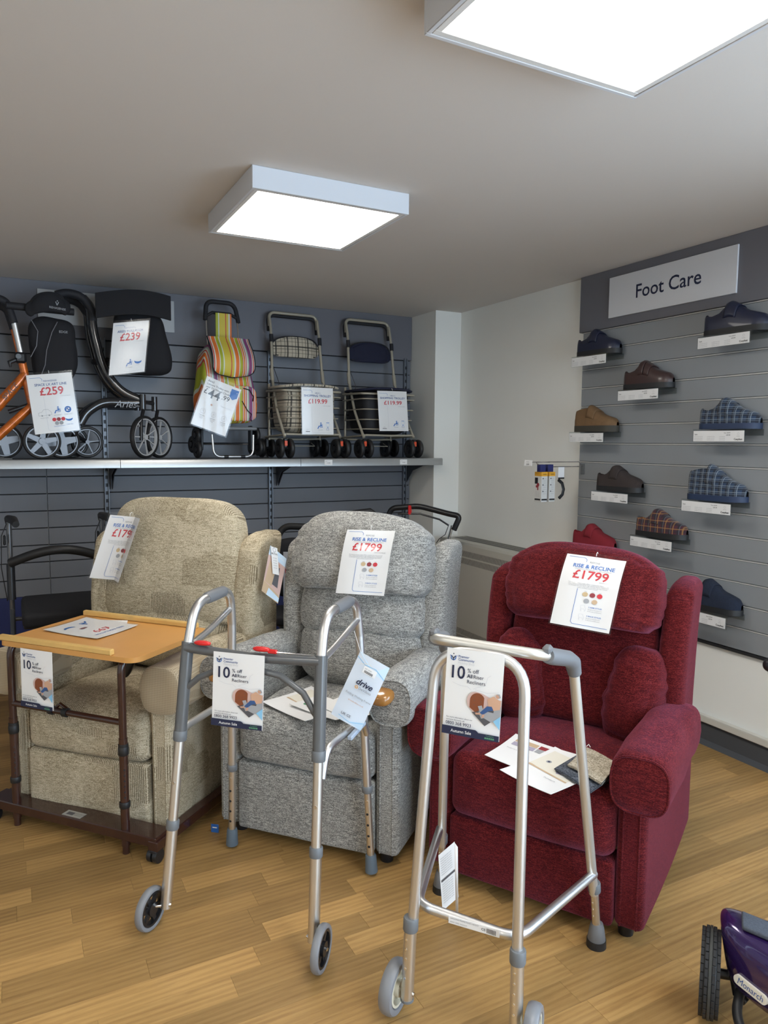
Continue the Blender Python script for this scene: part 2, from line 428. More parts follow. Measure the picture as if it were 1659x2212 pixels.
def ring_pts(x, y, r, a0=0, a1=360, n=14): return [(x+r*cos(R(a0+(a1-a0)*i/n)), y+r*sin(R(a0+(a1-a0)*i/n))) for i in range(n+1)]
def sheet_mesh(w, h, fn, t=.0005, nx=8, ny=12, x0=0, y0=0):
    mb = MB(); vs = []; fs = []; k = (nx+1)*(ny+1)
    for s in (0, -t):
        for j in range(ny+1):
            for i in range(nx+1): vs.append(fn(x0+w*i/nx, y0+h*j/ny, s))
    for j in range(ny):
        for i in range(nx):
            a = j*(nx+1)+i; fs.append((a, a+1, a+nx+2, a+nx+1)); fs.append((k+a, k+a+nx+1, k+a+nx+2, k+a+1))
    rim = [j*(nx+1) for j in range(ny+1)]; rim2 = [j*(nx+1)+nx for j in range(ny+1)]
    for a, b in zip(rim[:-1], rim[1:]): fs.append((a, b, b+k, a+k))
    for a, b in zip(rim2[:-1], rim2[1:]): fs.append((b, a, a+k, b+k))
    for i in range(nx): fs.append((i+1, i, i+k, i+1+k)); a = ny*(nx+1)+i; fs.append((a, a+1, a+1+k, a+k))
    return mb.add(vs, fs)

def hung_sheet(name, label, tl, tr, bl, items, bend=None, pmat=None, sleeve=True, cat='price sign', scale=None, margin=.006, top=.012, group=None, clip=None):
    """a sheet hanging with the given corners (world). items drawn on a 0..W x 0..Hh page (metres, given by scale=(W,Hh))"""
    tl, tr, bl = Vector(tl), Vector(tr), Vector(bl)
    U = (tr-tl); w = U.length; U.normalize(); V0 = (tl-bl); h = (V0-U*V0.dot(U)).length; V = (V0-U*V0.dot(U)).normalized(); sk = V0.dot(U)/h
    N = U.cross(V).normalized(); base = tl-U*sk*h-V*h
    W0, H0 = scale or (w, h)
    t = thing(name, label, cat, tuple(base), 0, group)
    bend = bend or (lambda u, v: 0.0)
    def fn(x, y, n):
        u, v = x/W0, y/H0
        return U*(u*w+v*h*sk*0)+V*(v*h)+N*(n+bend(u, v))+U*(sk*h*v)
    if sleeve:
        mg = margin*W0/w
        sheet_mesh(W0+2*mg, H0+top*H0/h+mg, lambda x, y, n: fn(x, y, n+.0022), .0004, x0=-mg, y0=-mg).build('plastic_sleeve', clear, t)
    sheet_mesh(W0, H0, fn, .0006).build('sheet', pmat or paper, t)
    draw(items, fn, t)
    if sleeve:
        p = fn(W0/2, H0+top*H0/h*.5, 0); MB().tube([p+N*.004-V*.003, p+N*.004+V*.006, p-N*.004+V*.012, p-N*.012+V*.008], .0011, 6).build('tie', white_pl, t)
    return t

def armchair_icon(x, y, s, col='pale'):
    P = [(0, 0), (0, .45), (-.12, .62), (-.1, 1), (.3, 1.05), (.62, .98), (.66, .62), (.8, .5), (.82, .1), (.7, 0), (.7, -.2)]
    Q = [(.1, 0), (.1, -.2), (.0, 0), (.1, .3), (.6, .3), (.7, 0)]
    return [('l', [(x+a*s, y+b*s) for a, b in P], s*.05, col), ('l', [(x+a*s, y+b*s) for a, b in Q], s*.05, col)]
def person_icon(x, y, s, col='mid'):
    return [('c', x+.1*s, y+.9*s, .12*s, col), ('p', [(x-.05*s, y+.72*s), (x+.22*s, y+.75*s), (x+.3*s, y+.3*s), (x+.05*s, y+.3*s)], col),
            ('p', [(x-.35*s, y+.42*s), (x+.2*s, y+.48*s), (x+.25*s, y+.3*s), (x-.38*s, y+.26*s)], col), ('p', [(x-.38*s, y+.3*s), (x-.22*s, y+.3*s), (x-.38*s, y-.1*s), (x-.6*s, y-.1*s)], col),
            ('l', [(x+.38*s, y+.7*s), (x+.38*s, y+.15*s), (x-.1*s, y+.1*s)], s*.07, col)]
def banana_icon(x, y, s, col='mid'):
    o = [(x+.5*s*cos(R(a)), y+.5*s*sin(R(a))*.75) for a in range(190, 350, 16)]; i = [(x+.5*s*cos(R(a)), y+.12*s+.5*s*sin(R(a))*.45) for a in range(340, 185, -16)]
    return [('p', o+i, col)]

def recline_items():
    W0, H0 = .21, .297; I = []
    I += [('l', [(.012, .288), (.07, .288), (.078, .281), (.078, .272)], .0016, 'mid'), ('t', 'REPOSE', .108, .271, .0105, 'grey', 'C', .01), ('t', 'RISE & RECLINE', .108, .252, .0215, 'mid', 'C', .03),
          ('t', 'WITH POCKET SPRUNG SEAT IN VARIOUS FABRICS', .108, .2395, .0055, 'grey', 'C'), ('t', '£1799', .105, .2155, .050, 'red', 'C', .028), ('t', 'WITH VAT RELIEF', .188, .193, .0062, 'grey', 'R')]
    for k, s in enumerate(('The luxury motion range offers comfort for hours in two', 'sizes, petite and standard, high quality fabrics, hand built', 'to the back of your seat with a pocket sprung cushion', 'and a wireless hand control')):
        I.append(('t', s, .105, .181-.006*k, .0062, 'grey', 'C'))
    I += [('l', [(.072, .158), (.072, .022), (.078, .014), (.2, .014)], .0016, 'mid')]
    for k, c in enumerate(('beige', 'wine', 'red')): I += [('c', .102+.025*k, .139, .0096, c), ('t', 'Style', .102+.025*k, .1515, .0045, 'grey', 'C')]
    I += [('c', .111, .113, .0096, 'silver'), ('c', .139, .113, .0096, 'sand')]
    for y, s in ((.073, '3 ARM STYLES'), (.037, '3 BACK STYLES')):
        I += armchair_icon(.098, y, .02)
        I += [('t', s, .122, y+.016, .0075, 'mid', 'L', .02), ('t', 'Scroll or knuckle arm', .122, y+.007, .0055, 'grey'), ('t', 'to fit your preference', .122, y, .0055, 'grey')]
    return I
def top_items(brand, model, price, icons='pb', size=.028):
    I = [('l', [(.012, .28), (.06, .28), (.068, .273), (.068, .262)], .0016, 'mid'), ('t', brand, .105, .262, .012, 'blue', 'C', .005), ('t', model, .105, .244, .0195 if len(model) < 17 else .017, 'blue', 'C', .028), ('t', price, .105, .209, size, 'red', 'C', .03),
         ('t', 'WITH VAT RELIEF', .19, .182, .0062, 'grey', 'R'), ('l', [(.065, .185), (.065, .02), (.072, .012), (.195, .012)], .0013, 'pale')]
    if 'c' in icons:
        I += [('l', [(.03, .09), (.03, .105), (.045, .108), (.055, .12), (.075, .12), (.088, .107), (.09, .092), (.03, .09)], .0012, 'silver'), ('c', .045, .09, .004, 'silver'), ('c', .078, .09, .004, 'silver'), ('t', 'FOLDS TO FIT', .055, .078, .006, 'grey', 'C')]
        I += person_icon(.12, .1, .03)+[('t', 'SEAT HEIGHT', .118, .087, .006, 'grey', 'C'), ('c', .168, .112, .016, 'mid'), ('r', .160, .104, .176, .120, 'white'), ('c', .165, .115, .004, 'mid'), ('c', .172, .109, .004, 'mid'), ('t', 'WIDTH 650MM', .168, .088, .006, 'grey', 'C')]
        for k in range(3): I += [('c', .098+.021*k, .066, .0095, ('red', 'wine', 'red')[k])]
        for k in range(2): I += [('c', .108+.021*k, .047, .0095, 'silver')]
        I += banana_icon(.168, .066, .035)+[('t', 'COLOUR OPTIONS', .118, .031, .006, 'mid', 'C'), ('t', 'CARRY BAG', .168, .036, .006, 'mid', 'C')]
    elif 'b' in icons: I += person_icon(.115, .045, .036)+banana_icon(.165, .068, .045)+[('t', 'SEAT HEIGHT', .115, .034, .007, 'grey', 'C'), ('t', '5.7 KG', .165, .045, .007, 'grey', 'C')]
    else:
        I += person_icon(.12, .04, .036)+[('l', ring_pts(.17, .06, .012), .002, 'lightblue'), ('l', [(.162, .03), (.17, .05), (.178, .03)], .002, 'mid'), ('l', [(.16, .075), (.18, .075)], .003, 'mid'), ('t', 'WITH SEAT', .12, .028, .006, 'grey', 'C'), ('t', 'FOLDS', .17, .026, .006, 'grey', 'C'), ('r', .022, .016, .05, .02, 'darkgrey'), ('t', 'able2', .035, .029, .008, 'grey', 'C')]
    return I
def trolley_items():
    W0 = .21; I = []
    for k, s in enumerate(('Able2', 'Leisure Trolley with Seat', 'and Tri-Wheel Climber')): I.append(('t', s, .014, .276-.0185*k, .0165, 'darkgrey', 'L', .015))
    I += [('t', '£', .008, .212, .044, 'darkgrey', 'L', .01), ('t', '44', .036, .205, .074, 'darkgrey', 'L', .02), ('t', '.99', .118, .212, .04, 'darkgrey', 'L', .01), ('t', 'Price excluding VAT', .13, .16, .0075, 'grey'), ('t', 'Available to order online', .016, .148, .0075, 'pale'), ('c', .075, .146, .006, 'tan'),
          ('p', [(.158, .282), (.202, .282), (.202, .235), (.18, .218), (.158, .235)], 'mid'), ('t', 'TRUSTED', .18, .266, .0085, 'white', 'C')]
    for k, x in enumerate((.04, .105, .17)):
        I += [('l', ring_pts(x, .095, .015), .001, 'silver'), ('l', [(x-.005, .088), (x, .102), (x+.006, .09)], .001, 'silver'), ('t', ('Expanding', 'Lightweight', 'Collapsible')[k], x, .07, .008, 'grey', 'C'), ('t', ('capacity', 'frame easy', 'for storage')[k], x, .061, .007, 'grey', 'C'), ('t', 'design', x, .053, .007, 'grey', 'C')]
    return I
def offer_items():
    """the 10% off riser recliners leaflet, page .148 x .21"""
    I = [('c', .018, .197, .0016, 'navy'), ('c', .0095, .192, .0012, 'mid'), ('c', .0265, .192, .0012, 'mid'), ('l', ring_pts(.018, .188, .0062, 150, 390), .0022, 'mid'), ('l', [(.0125, .192), (.018, .186), (.018, .181)], .0022, 'navy'), ('l', [(.0235, .192), (.018, .186)], .0022, 'navy'),
         ('t', 'Premier', .031, .192, .0088, 'blue', 'L', .01), ('t', 'Community', .031, .1845, .0088, 'blue', 'L', .01), ('t', 'Mobility Shop', .031, .1765, .0078, 'pale'),
         ('t', '10', .008, .152, .044, 'navy', 'L', .022), ('t', '% off', .057, .160, .0145, 'navy'), ('t', 'All', .057, .147, .013, 'navy', 'L', .03), ('t', 'Riser', .073, .147, .013, 'navy'), ('t', 'Recliners', .057, .1335, .013, 'navy')]
    I += [('l', [(.075, .118), (.085, .123), (.105, .13), (.11, .15), (.118, .156)], .0007, 'pale'), ('l', [(.02, .128), (.04, .122), (.06, .122), (.07, .115)], .0007, 'pale'), ('l', [(.08, .117), (.11, .113), (.14, .118)], .0007, 'pale')]
    # heart shaped picture, a chest, a sitter in an armchair
    I += [('p', ring_pts(.084, .089, .0235, 90, 225, 12)+[(.11, .033), (.148, .068), (.148, .1), (.125, .1), (.1, .11)], 'pinkish')]
    I += [('p', [(.075, .062), (.11, .033), (.146, .062), (.135, .075), (.1, .07)], 'darkgrey'), ('p', ring_pts(.088, .0905, .0195, 30, 180, 10)+[(.0685, .073), (.084, .063), (.104, .075)], 'brown')]
    for k in range(3): I += [('c', .080, .101-.01*k, .0009, 'darkgrey'), ('c', .097, .1-.01*k, .0009, 'darkgrey')]
    I += [('p', [(.09, .079), (.1, .082), (.105, .07), (.13, .068), (.132, .08), (.148, .085), (.148, .05), (.125, .045), (.1, .055)], 'silver'), ('p', [(.092, .066), (.108, .066), (.112, .054), (.1, .05)], 'silver'),
          ('p', [(.113, .098), (.128, .108), (.146, .098), (.146, .078), (.128, .073), (.118, .08)], 'tan'), ('c', .1385, .109, .0052, 'skin'), ('p', [(.1345, .114), (.1425, .115), (.146, .108), (.143, .104), (.1415, .111)], 'silver'),
          ('p', [(.125, .083), (.113, .082), (.096, .064), (.104, .06), (.118, .071), (.13, .074)], 'denim'), ('p', [(.096, .064), (.084, .0625), (.086, .0585), (.1, .06)], 'skin'), ('p', [(.104, .062), (.1, .053), (.106, .053), (.109, .06)], 'skin'),
          ('p', [(.131, .048), (.148, .062), (.148, .029)], 'sky')]
    I += [('t', 'For more information about our', .01, .0425, .0052, 'navy'), ('t', 'exclusive discounts call', .01, .0365, .0052, 'navy'), ('t', '0800 368 9923', .009, .028, .0112, 'navy', 'L', .012),
          ('r', 0, 0, .148, .0145, 'navy'), ('r', 0, .0145, .088, .0205, 'navy'), ('p', [(.088, .0145), (.096, .0145), (.092, .0185), (.088, .0205)], 'navy'), ('t', 'Autumn Sale', .024, .010, .0105, 'white', 'L', .012), ('t', 'Trustpilot', .125, .0112, .005, 'green', 'C')]
    for k in range(5): I += [('r', .1125+.005*k, .0035, .1165+.005*k, .0075, 'green')]
    return I

# ------------------------------------------------------------------ the room
XR, YB, CEIL, XL, YF = 2.976, 4.90, 2.40, -2.6, -2.2
plaster = mat('white_wall_paint', (.84, .84, .80), .85, bump=.12, bscale=260)
ceil_m = mat('white_ceiling_paint', (.64, .605, .57), .9, bump=.05, bscale=200)
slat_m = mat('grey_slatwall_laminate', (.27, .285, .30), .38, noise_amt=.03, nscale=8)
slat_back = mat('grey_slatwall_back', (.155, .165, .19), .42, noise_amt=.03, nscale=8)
header_m = mat('grey_header_board', (.15, .15, .172), .45)
groove_alu = mat('groove_aluminium', (.72, .72, .70), .35, .3)
dark_gap = mat('dark_groove', (.015, .015, .017), .8)
skirt_m = mat('dark_grey_vinyl_skirting', (.065, .068, .075), .45)
navy_paint = mat('navy_lower_wall', (.01, .02, .11), .6)
sill_m = mat('white_gloss_trim', (.60, .58, .52), .35)
shelf_m = mat('silver_grey_shelf_edge', (.42, .43, .43), .32, .55)
upr_m = mat('slotted_upright_metal', (.20, .22, .25), .4, .6)
oak = wood_plank('oak_plank', (.28, .155, .055), (.41, .245, .088), (.49, .31, .125))

def struct(name, mb, m, parent=None, **k):
    o = mb.build(name, m, parent, **k)
    if parent is None: o['kind'] = 'structure'
    return o
def box(a, b, ch=0):
    return MB().box([(a[i]+b[i])/2 for i in range(3)], [abs(b[i]-a[i]) for i in range(3)], ch)
struct('ceiling', box((XL-.1, YF-.1, CEIL), (XR+.2, YB+.3, CEIL+.1)), ceil_m)
struct('wall_back', box((XL-.1, YB+.02, 0), (XR+.2, YB+.15, CEIL)), plaster)
struct('wall_left', box((XL-.1, YF, 0), (XL, YB+.1, CEIL)), plaster)
wfr = MB(); fx0, fx1, fz0, fz1 = .80, 2.80, .15, 2.15
for a, b in (((XL-.1, YF-.1, 0), (fx0, YF, CEIL)), ((fx1, YF-.1, 0), (XR+.2, YF, CEIL)), ((fx0, YF-.1, 0), (fx1, YF, fz0)), ((fx0, YF-.1, fz1), (fx1, YF, CEIL))):
    wfr.box([(a[i]+b[i])/2 for i in range(3)], [abs(b[i]-a[i]) for i in range(3)])
struct('wall_front', wfr, plaster)
XW = XR+.012
wr = MB()
wy0, wy1, wz0, wz1 = -1.95, .75, .50, 2.2
for a, b in (((XW, wy1, 0), (XW+.15, YB+.1, CEIL)), ((XW, YF, 0), (XW+.15, wy0, CEIL)), ((XW, wy0, 0), (XW+.15, wy1, wz0)), ((XW, wy0, wz1), (XW+.15, wy1, CEIL))):
    wr.box([(a[i]+b[i])/2 for i in range(3)], [abs(b[i]-a[i]) for i in range(3)])
struct('wall_right', wr, plaster)
wf = MB()
for y in (wy0+.03, -1.05, -.15, wy1-.03): wf.box((XW+.08, y, (wz0+wz1)/2), (.06, .06, wz1-wz0), .005)
for z in (wz0+.03, wz1-.03): wf.box((XW+.08, (wy0+wy1)/2, z), (.06, wy1-wy0, .06), .005)
win = struct('window_1', wf, white_pl)
glass = clear_plastic('window_glass', .5, (.97, .99, 1), .03)
for i, (a, b) in enumerate(((wy0+.06, -1.08), (-1.02, -.18), (-.12, wy1-.06))):
    MB().box((XW+.08, (a+b)/2, (wz0+wz1)/2), (.006, b-a, wz1-wz0-.12)).build('pane', glass, win)
wf = MB()
for x in (fx0+.03, 1.80, fx1-.03): wf.box((x, YF-.05, (fz0+fz1)/2), (.06, .06, fz1-fz0), .005)
for z in (fz0+.03, fz1-.03): wf.box(((fx0+fx1)/2, YF-.05, z), (fx1-fx0, .06, .06), .005)
win = struct('window_2', wf, white_pl)
for a, b in ((fx0+.06, 1.77), (1.83, fx1-.06)): MB().box(((a+b)/2, YF-.05, (fz0+fz1)/2), (b-a, .006, fz1-fz0-.12)).build('pane', glass, win)
# boxed-out pier in the far corner
PX0, PY0 = 2.77, 4.545
struct('wall_corner', box((PX0, PY0, 0), (XR+.012, YB+.02, CEIL), 0), plaster)
# navy band under the back slatwall, skirtings, ledge
struct('trim_2', box((XL, YB+.003, .10), (PX0-.001, YB+.02, .487)), navy_paint)
struct('baseboard_back', box((XL, YB-.012, 0), (PX0, YB+.003, .10), .004), skirt_m)
bb = MB(); prof = [(0, .0), (-.045, .0), (-.018, .018), (-.014, .085), (-.010, .095), (0, .097)]
n = len(prof)
for y in (PY0, YF): bb.v += [(XW+p[0], y, p[1]) for p in prof]
bb.f += [(i, (i+1) % n, n+(i+1) % n, n+i) for i in range(n)]; bb.m += [0]*n
struct('baseboard_right', bb, skirt_m)
struct('trim_1', box((XW-.032, YF, .104), (XW+.001, 3.3, .138), .004), sill_m)

# slatwall on both walls: real boards with grooves between them
PITCH = .1055
def slats(parent, axis, a, b, z0, z1, face, m, depth=.018, insert=False):
    gp = .008 if insert else .0055
    k = int(round((z1-z0)/PITCH)); p = (z1-z0)/k; mesh = None; im = None
    for i in range(k):
        zc = z0+p*(i+.5); L = b-a; c = (a+b)/2
        if mesh is None:
            mb = MB(); d = (L, depth-.005, p-gp) if axis == 'x' else (depth-.005, L, p-gp)
            mb.box((0, 0, 0), d, .0018); o = mb.build('slat', m, parent); mesh = o.data
        else: o = bpy.data.objects.new('slat', mesh); COL.objects.link(o); o.parent = parent
        o.location = (c, face+(depth-.005)/2, zc-.001) if axis == 'x' else (face+(depth-.005)/2, c, zc-.001)
        if insert:
            if im is None:
                mb = MB().box((0, 0, 0), (.004, L+.002, .0045), .0008); mb.box((.007, 0, .003), (.002, L, .008))
                q = mb.build('groove_insert', groove_alu, parent); im = q.data
            else: q = bpy.data.objects.new('groove_insert', im); COL.objects.link(q); q.parent = parent
            q.location = (face+.001, c, zc+p/2-.0022)
def backing(name, a, b): return struct(name, box(a, b), dark_gap)
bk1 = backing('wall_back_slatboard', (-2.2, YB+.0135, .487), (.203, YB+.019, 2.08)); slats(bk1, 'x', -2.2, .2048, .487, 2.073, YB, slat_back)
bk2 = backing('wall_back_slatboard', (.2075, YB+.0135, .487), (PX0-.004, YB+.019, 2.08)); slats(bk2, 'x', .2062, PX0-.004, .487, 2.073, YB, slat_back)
rk = backing('wall_right_slatboard', (XR+.0125-.003, 1.0, .503), (XR+.0115, 3.24, 2.09))
slats(rk, 'y', 1.0, 3.24, .503, 2.086, XR-.006, slat_m, insert=True)
struct('trim_3', box((XL, YB-.012, 2.075), (PX0-.002, YB+.019, CEIL), .002), header_m)
struct('trim_4', box((XR-.018, .9, 2.088), (XW, 3.262, CEIL), .002), header_m)
struct('trim_5', box((XR-.010, 1.0, .490), (XW, 3.24, .5035), .002), dark_gap)

# floor of short oak strips
fl = struct('floor', box((XL-.1, YF-.1, -.05), (XR+.2, YB+.2, -.006)), mat('floor_underlay', (.18, .11, .05), .8))
PW, GAP = .0845, .0005; rest = MB(); shared = {}; nplank = 0; cand = []
row = 0; y = 2.075-PW*62
def inview(x, y):
    v = Vector((x, y, 0))-Vector((0, 0, H)); d = v.dot(CF)
    if d < .3: return False
    px = CX+FPX*v.dot(CR)/d; py = CY-FPX*v.dot(CU)/d
    return -60 < px < 1720 and py < 2290
while y < YB:
    x = XL-random.random()*.5
    while x < XR+.02:
        L = random.choice((.338, .338, .51, .676)); cand.append((x, y, L)); x += L
    y += PW
vis = [c for c in cand if any(inview(c[0]+c[2]*t, c[1]+PW/2) for t in (0, .5, 1)) and c[0]+c[2]/2 < XR]
vis.sort(key=lambda c: (c[0]+c[2]/2)**2+(c[1])**2); vis = vis[:295]; vs = set(vis)
for c in cand:
    x, y, L = c
    if c in vs:
        if L not in shared:
            o = MB().box((0, 0, 0), (L-GAP, PW-GAP, .006), .0002).build('plank', oak, fl); shared[L] = o.data
        else: o = bpy.data.objects.new('plank', shared[L]); COL.objects.link(o); o.parent = fl
        o.location = (x+L/2, y+PW/2, -.003)
    else: rest.box((x+L/2, y+PW/2, -.003), (L-GAP, PW-GAP, .006), .0006)
ro = rest.build('more_planks', oak, fl); ro['kind'] = 'stuff'

# ------------------------------------------------------------------ ceiling lights
lamp_frame = mat('lamp_frame_white', (.62, .64, .68), .4)
lamp_glow = emit('lamp_diffuser', PANEL_COL, PANEL)
def ceiling_light(x, y, label):
    t = thing('ceiling_light', label, 'ceiling light', (x, y, CEIL), 0, 'square LED panels on the ceiling')
    h, s = .077, .31; mb = MB()
    for a, b, c, d in ((-s, -s, s, -s+.012), (-s, s-.012, s, s), (-s, -s+.012, -s+.012, s-.012), (s-.012, -s+.012, s, s-.012)):
        mb.box(((a+c)/2, (b+d)/2, -h/2), (c-a, d-b, h), .0015)
    mb.build('side_frame', lamp_frame, t)
    mb = MB(); q = s-.013; w = .016
    for a, b, c, d in ((-q, -q, q, -q+w), (-q, q-w, q, q), (-q, -q+w, -q+w, q-w), (q-w, -q+w, q, q-w)):
        mb.box(((a+c)/2, (b+d)/2, -h+.004), (c-a, d-b, .006), .001)
    mb.build('panel_rim', white_pl, t)
    MB().box((0, 0, -h+.006), (2*(q-w), 2*(q-w), .004)).build('diffuser', lamp_glow, t)
ceiling_light(1.093, 2.82, 'square white LED ceiling panel whole in view, above the chairs')
ceiling_light(1.138, 1.115, 'larger looking LED ceiling panel cut by the top right edge of the photo')
for x, y in ((1.12, -.6), (-1.25, -.6), (-1.25, 1.115)): ceiling_light(x, y, {(1.12, -.6): 'unseen LED ceiling panel added for ambient light, behind the camera on the right', (-1.25, -.6): 'unseen LED ceiling panel added for ambient light, behind the camera on the left', (-1.25, 1.115): 'unseen LED ceiling panel added for ambient light, beside the camera left of the frame'}[x, y])  # extra panels out of view, put in for ambient light

# ------------------------------------------------------------------ signs
t = thing('blank_sign', 'plain pale grey blank sign board high on the back wall behind the rollators', 'sign', (.59, YB-.013, 2.25))
MB().box((0, -.006, 0), (.80, .010, .20), .001).build('board', mat('sign_board_grey', (.5, .5, .5), .4), t)
t = thing('foot_care_sign', 'white rectangular sign reading Foot Care above the shoe wall', 'sign', (XR-.018, 2.632, 2.243))
MB().box((-.006, 0, 0), (.010, .785, .215), .001).build('board', mat('sign_board_white', (.68, .69, .72), .38), t)
draw([('t', 'Foot Care', 0, 0, .098, 'navy', 'C', .016)], lambda u, v, n: Vector((-.0112-n, -u, v)), t, 'lettering')

# ------------------------------------------------------------------ shelf run
SH_Y0, SH_Z = 4.42, 1.342
for a, b, lb in ((-.52, .574, 'left length of grey metal shelf carrying the orange rollator'), (.577, 1.684, 'middle length of grey metal shelf under the striped trolley'), (1.687, 2.768, 'right length of grey metal shelf ending at the corner pier')):
    t = thing('display_shelf', lb, 'shelf', ((a+b)/2, SH_Y0, SH_Z-.05), 0, 'lengths of the long display shelf')
    L = b-a
    MB().box((0, .235, .035), (L, .45, .026), .002).build('shelf_board', mat('shelf_board_grey', (.12, .125, .13), .45), t)
    fr = MB(); pr = [(0, 0), (0, .042), (.004, .048), (.012, .050), (.014, .046), (.014, 0)]
    k = len(pr); fr.v = [(x, p[0], p[1]) for x in (-L/2, L/2) for p in pr]; fr.f = [(i, (i+1) % k, k+(i+1) % k, k+i) for i in range(k)]+[tuple(range(k)), tuple(range(k, 2*k))[::-1]]; fr.m = [0]*len(fr.f)
    fr.build('front_strip', shelf_m, t)
    for xb in (a, b):
        if xb < -.4: continue
        br = MB(); poly = [(0, .0), (-.40, 0), (-.40, -.02), (-.25, -.03), (-.10, -.07), (-.03, -.14), (0, -.17)]
        s = -.006 if xb == b else .006
        xo = min(xb, 2.735)
        br.v = [(xo-(a+b)/2+s+q, .462+p[0], .018+p[1]) for q in (-.0025, .0025) for p in poly]; k = len(poly)
        br.f = [tuple(range(k)), tuple(range(k, 2*k))[::-1]]+[(i, (i+1) % k, k+(i+1) % k, k+i) for i in range(k)]; br.m = [0]*len(br.f)
        br.build('bracket', mat('bracket_dark', (.05, .055, .065), .4, .3), t)
for px_, lb in ((712, 'small white price label clipped to shelf edge under the plaid trolley'), (875, 'small white price label clipped to shelf edge under the navy trolley')):
    p = ony(px_-11, 998, SH_Y0-.001); t = thing('shelf_price_label', lb, 'price label', (p.x+.028, SH_Y0-.001, 1.316), 0, 'price labels on the shelf edge')
    MB().box((0, -.001, 0), (.056, .0015, .034)).build('card', paper, t)
    draw([('t', 'able2', -.022, .008, .006, 'grey'), ('t', '119.99', 0, -.004, .009, 'darkgrey', 'C', .01)], lambda u, v, n: Vector((u, -.0018-n, v)), t)
for x, lb in ((.55, 'slotted metal upright behind the Aries rollator'), (1.636, 'slotted metal upright between striped and plaid trolleys'), (2.715, 'slotted metal upright nearest the corner pier')):
    lb = lb.replace('Aries', 'black')
    t = thing('slotted_upright', lb, 'upright', (x, YB-.012, .487), 0, 'slotted uprights on the back wall')
    MB().box((-.0115, 0, .80), (.007, .024, 1.6), .001).box((.0115, 0, .80), (.007, .024, 1.6), .001).box((0, .006, .80), (.018, .006, 1.6)).build('channel', upr_m, t)
    sl = MB()
    for k in range(31):
        for dx in (-.0035, .0035): sl.box((dx, .0015, .03+k*.05), (.0042, .005, .022))
    sl.build('slots', dark_gap, t)['kind'] = 'stuff'

# ------------------------------------------------------------------ storage heater
t = thing('storage_heater', 'white storage heater with slotted grilles against the right wall', 'heater', (2.735, 3.385, .045))
hm = mat('heater_enamel', (.52, .51, .45), .45)
MB().box((.119, .50, .365), (.24, 1.03, .73), .014).build('casing', hm, t)
sl = mat('heater_slot', (.03, .03, .03), .8)
def grille(z0, z1, nm='grille'):
    mb = MB(); k = 62
    for i in range(k):
        y = .05+.90*i/k; s = .010
        mb.add([(-.0012, y, z0), (-.0012, y+.006, z0), (-.0012, y+.006-s, z1), (-.0012, y-s, z1)], [(0, 1, 2, 3)])
    mb.build(nm, sl, t)['kind'] = 'stuff'
grille(.635, .675); grille(.585, .625); grille(.09, .13); grille(.045, .085)
mb = MB()
for r in range(3):
    for i in range(66):
        y = .045+.92*i/66; x = .085+.045*r; mb.add([(x, y, .7312), (x+.034, y-.003, .7312), (x+.034, y+.003, .7312), (x, y+.006, .7312)], [(0, 1, 2, 3)])
mb.build('top_grille', sl, t)['kind'] = 'stuff'
for y in (.1, .9): MB().box((.12, y, -.022), (.2, .04, .045), .003).build('foot', hm, t)

# ------------------------------------------------------------------ riser recliners
beige_f = chenille('beige_patchwork_chenille', (.15, .115, .07), (.44, .37, .25), (.72, .64, .49), .25, (1, .95, .8), patch=True)
grey_f = chenille('grey_chenille', (.05, .05, .05), (.26, .255, .24), (.66, .65, .61), .3, (.9, .95, 1))
red_f = chenille('wine_chenille', (.026, .002, .003), (.080, .005, .007), (.20, .024, .022), .34, (1, .30, .50))
knob_wood = mat('varnished_knuckle_wood', (.34, .15, .035), .22, coat=.6, noise_amt=.25, nscale=30)

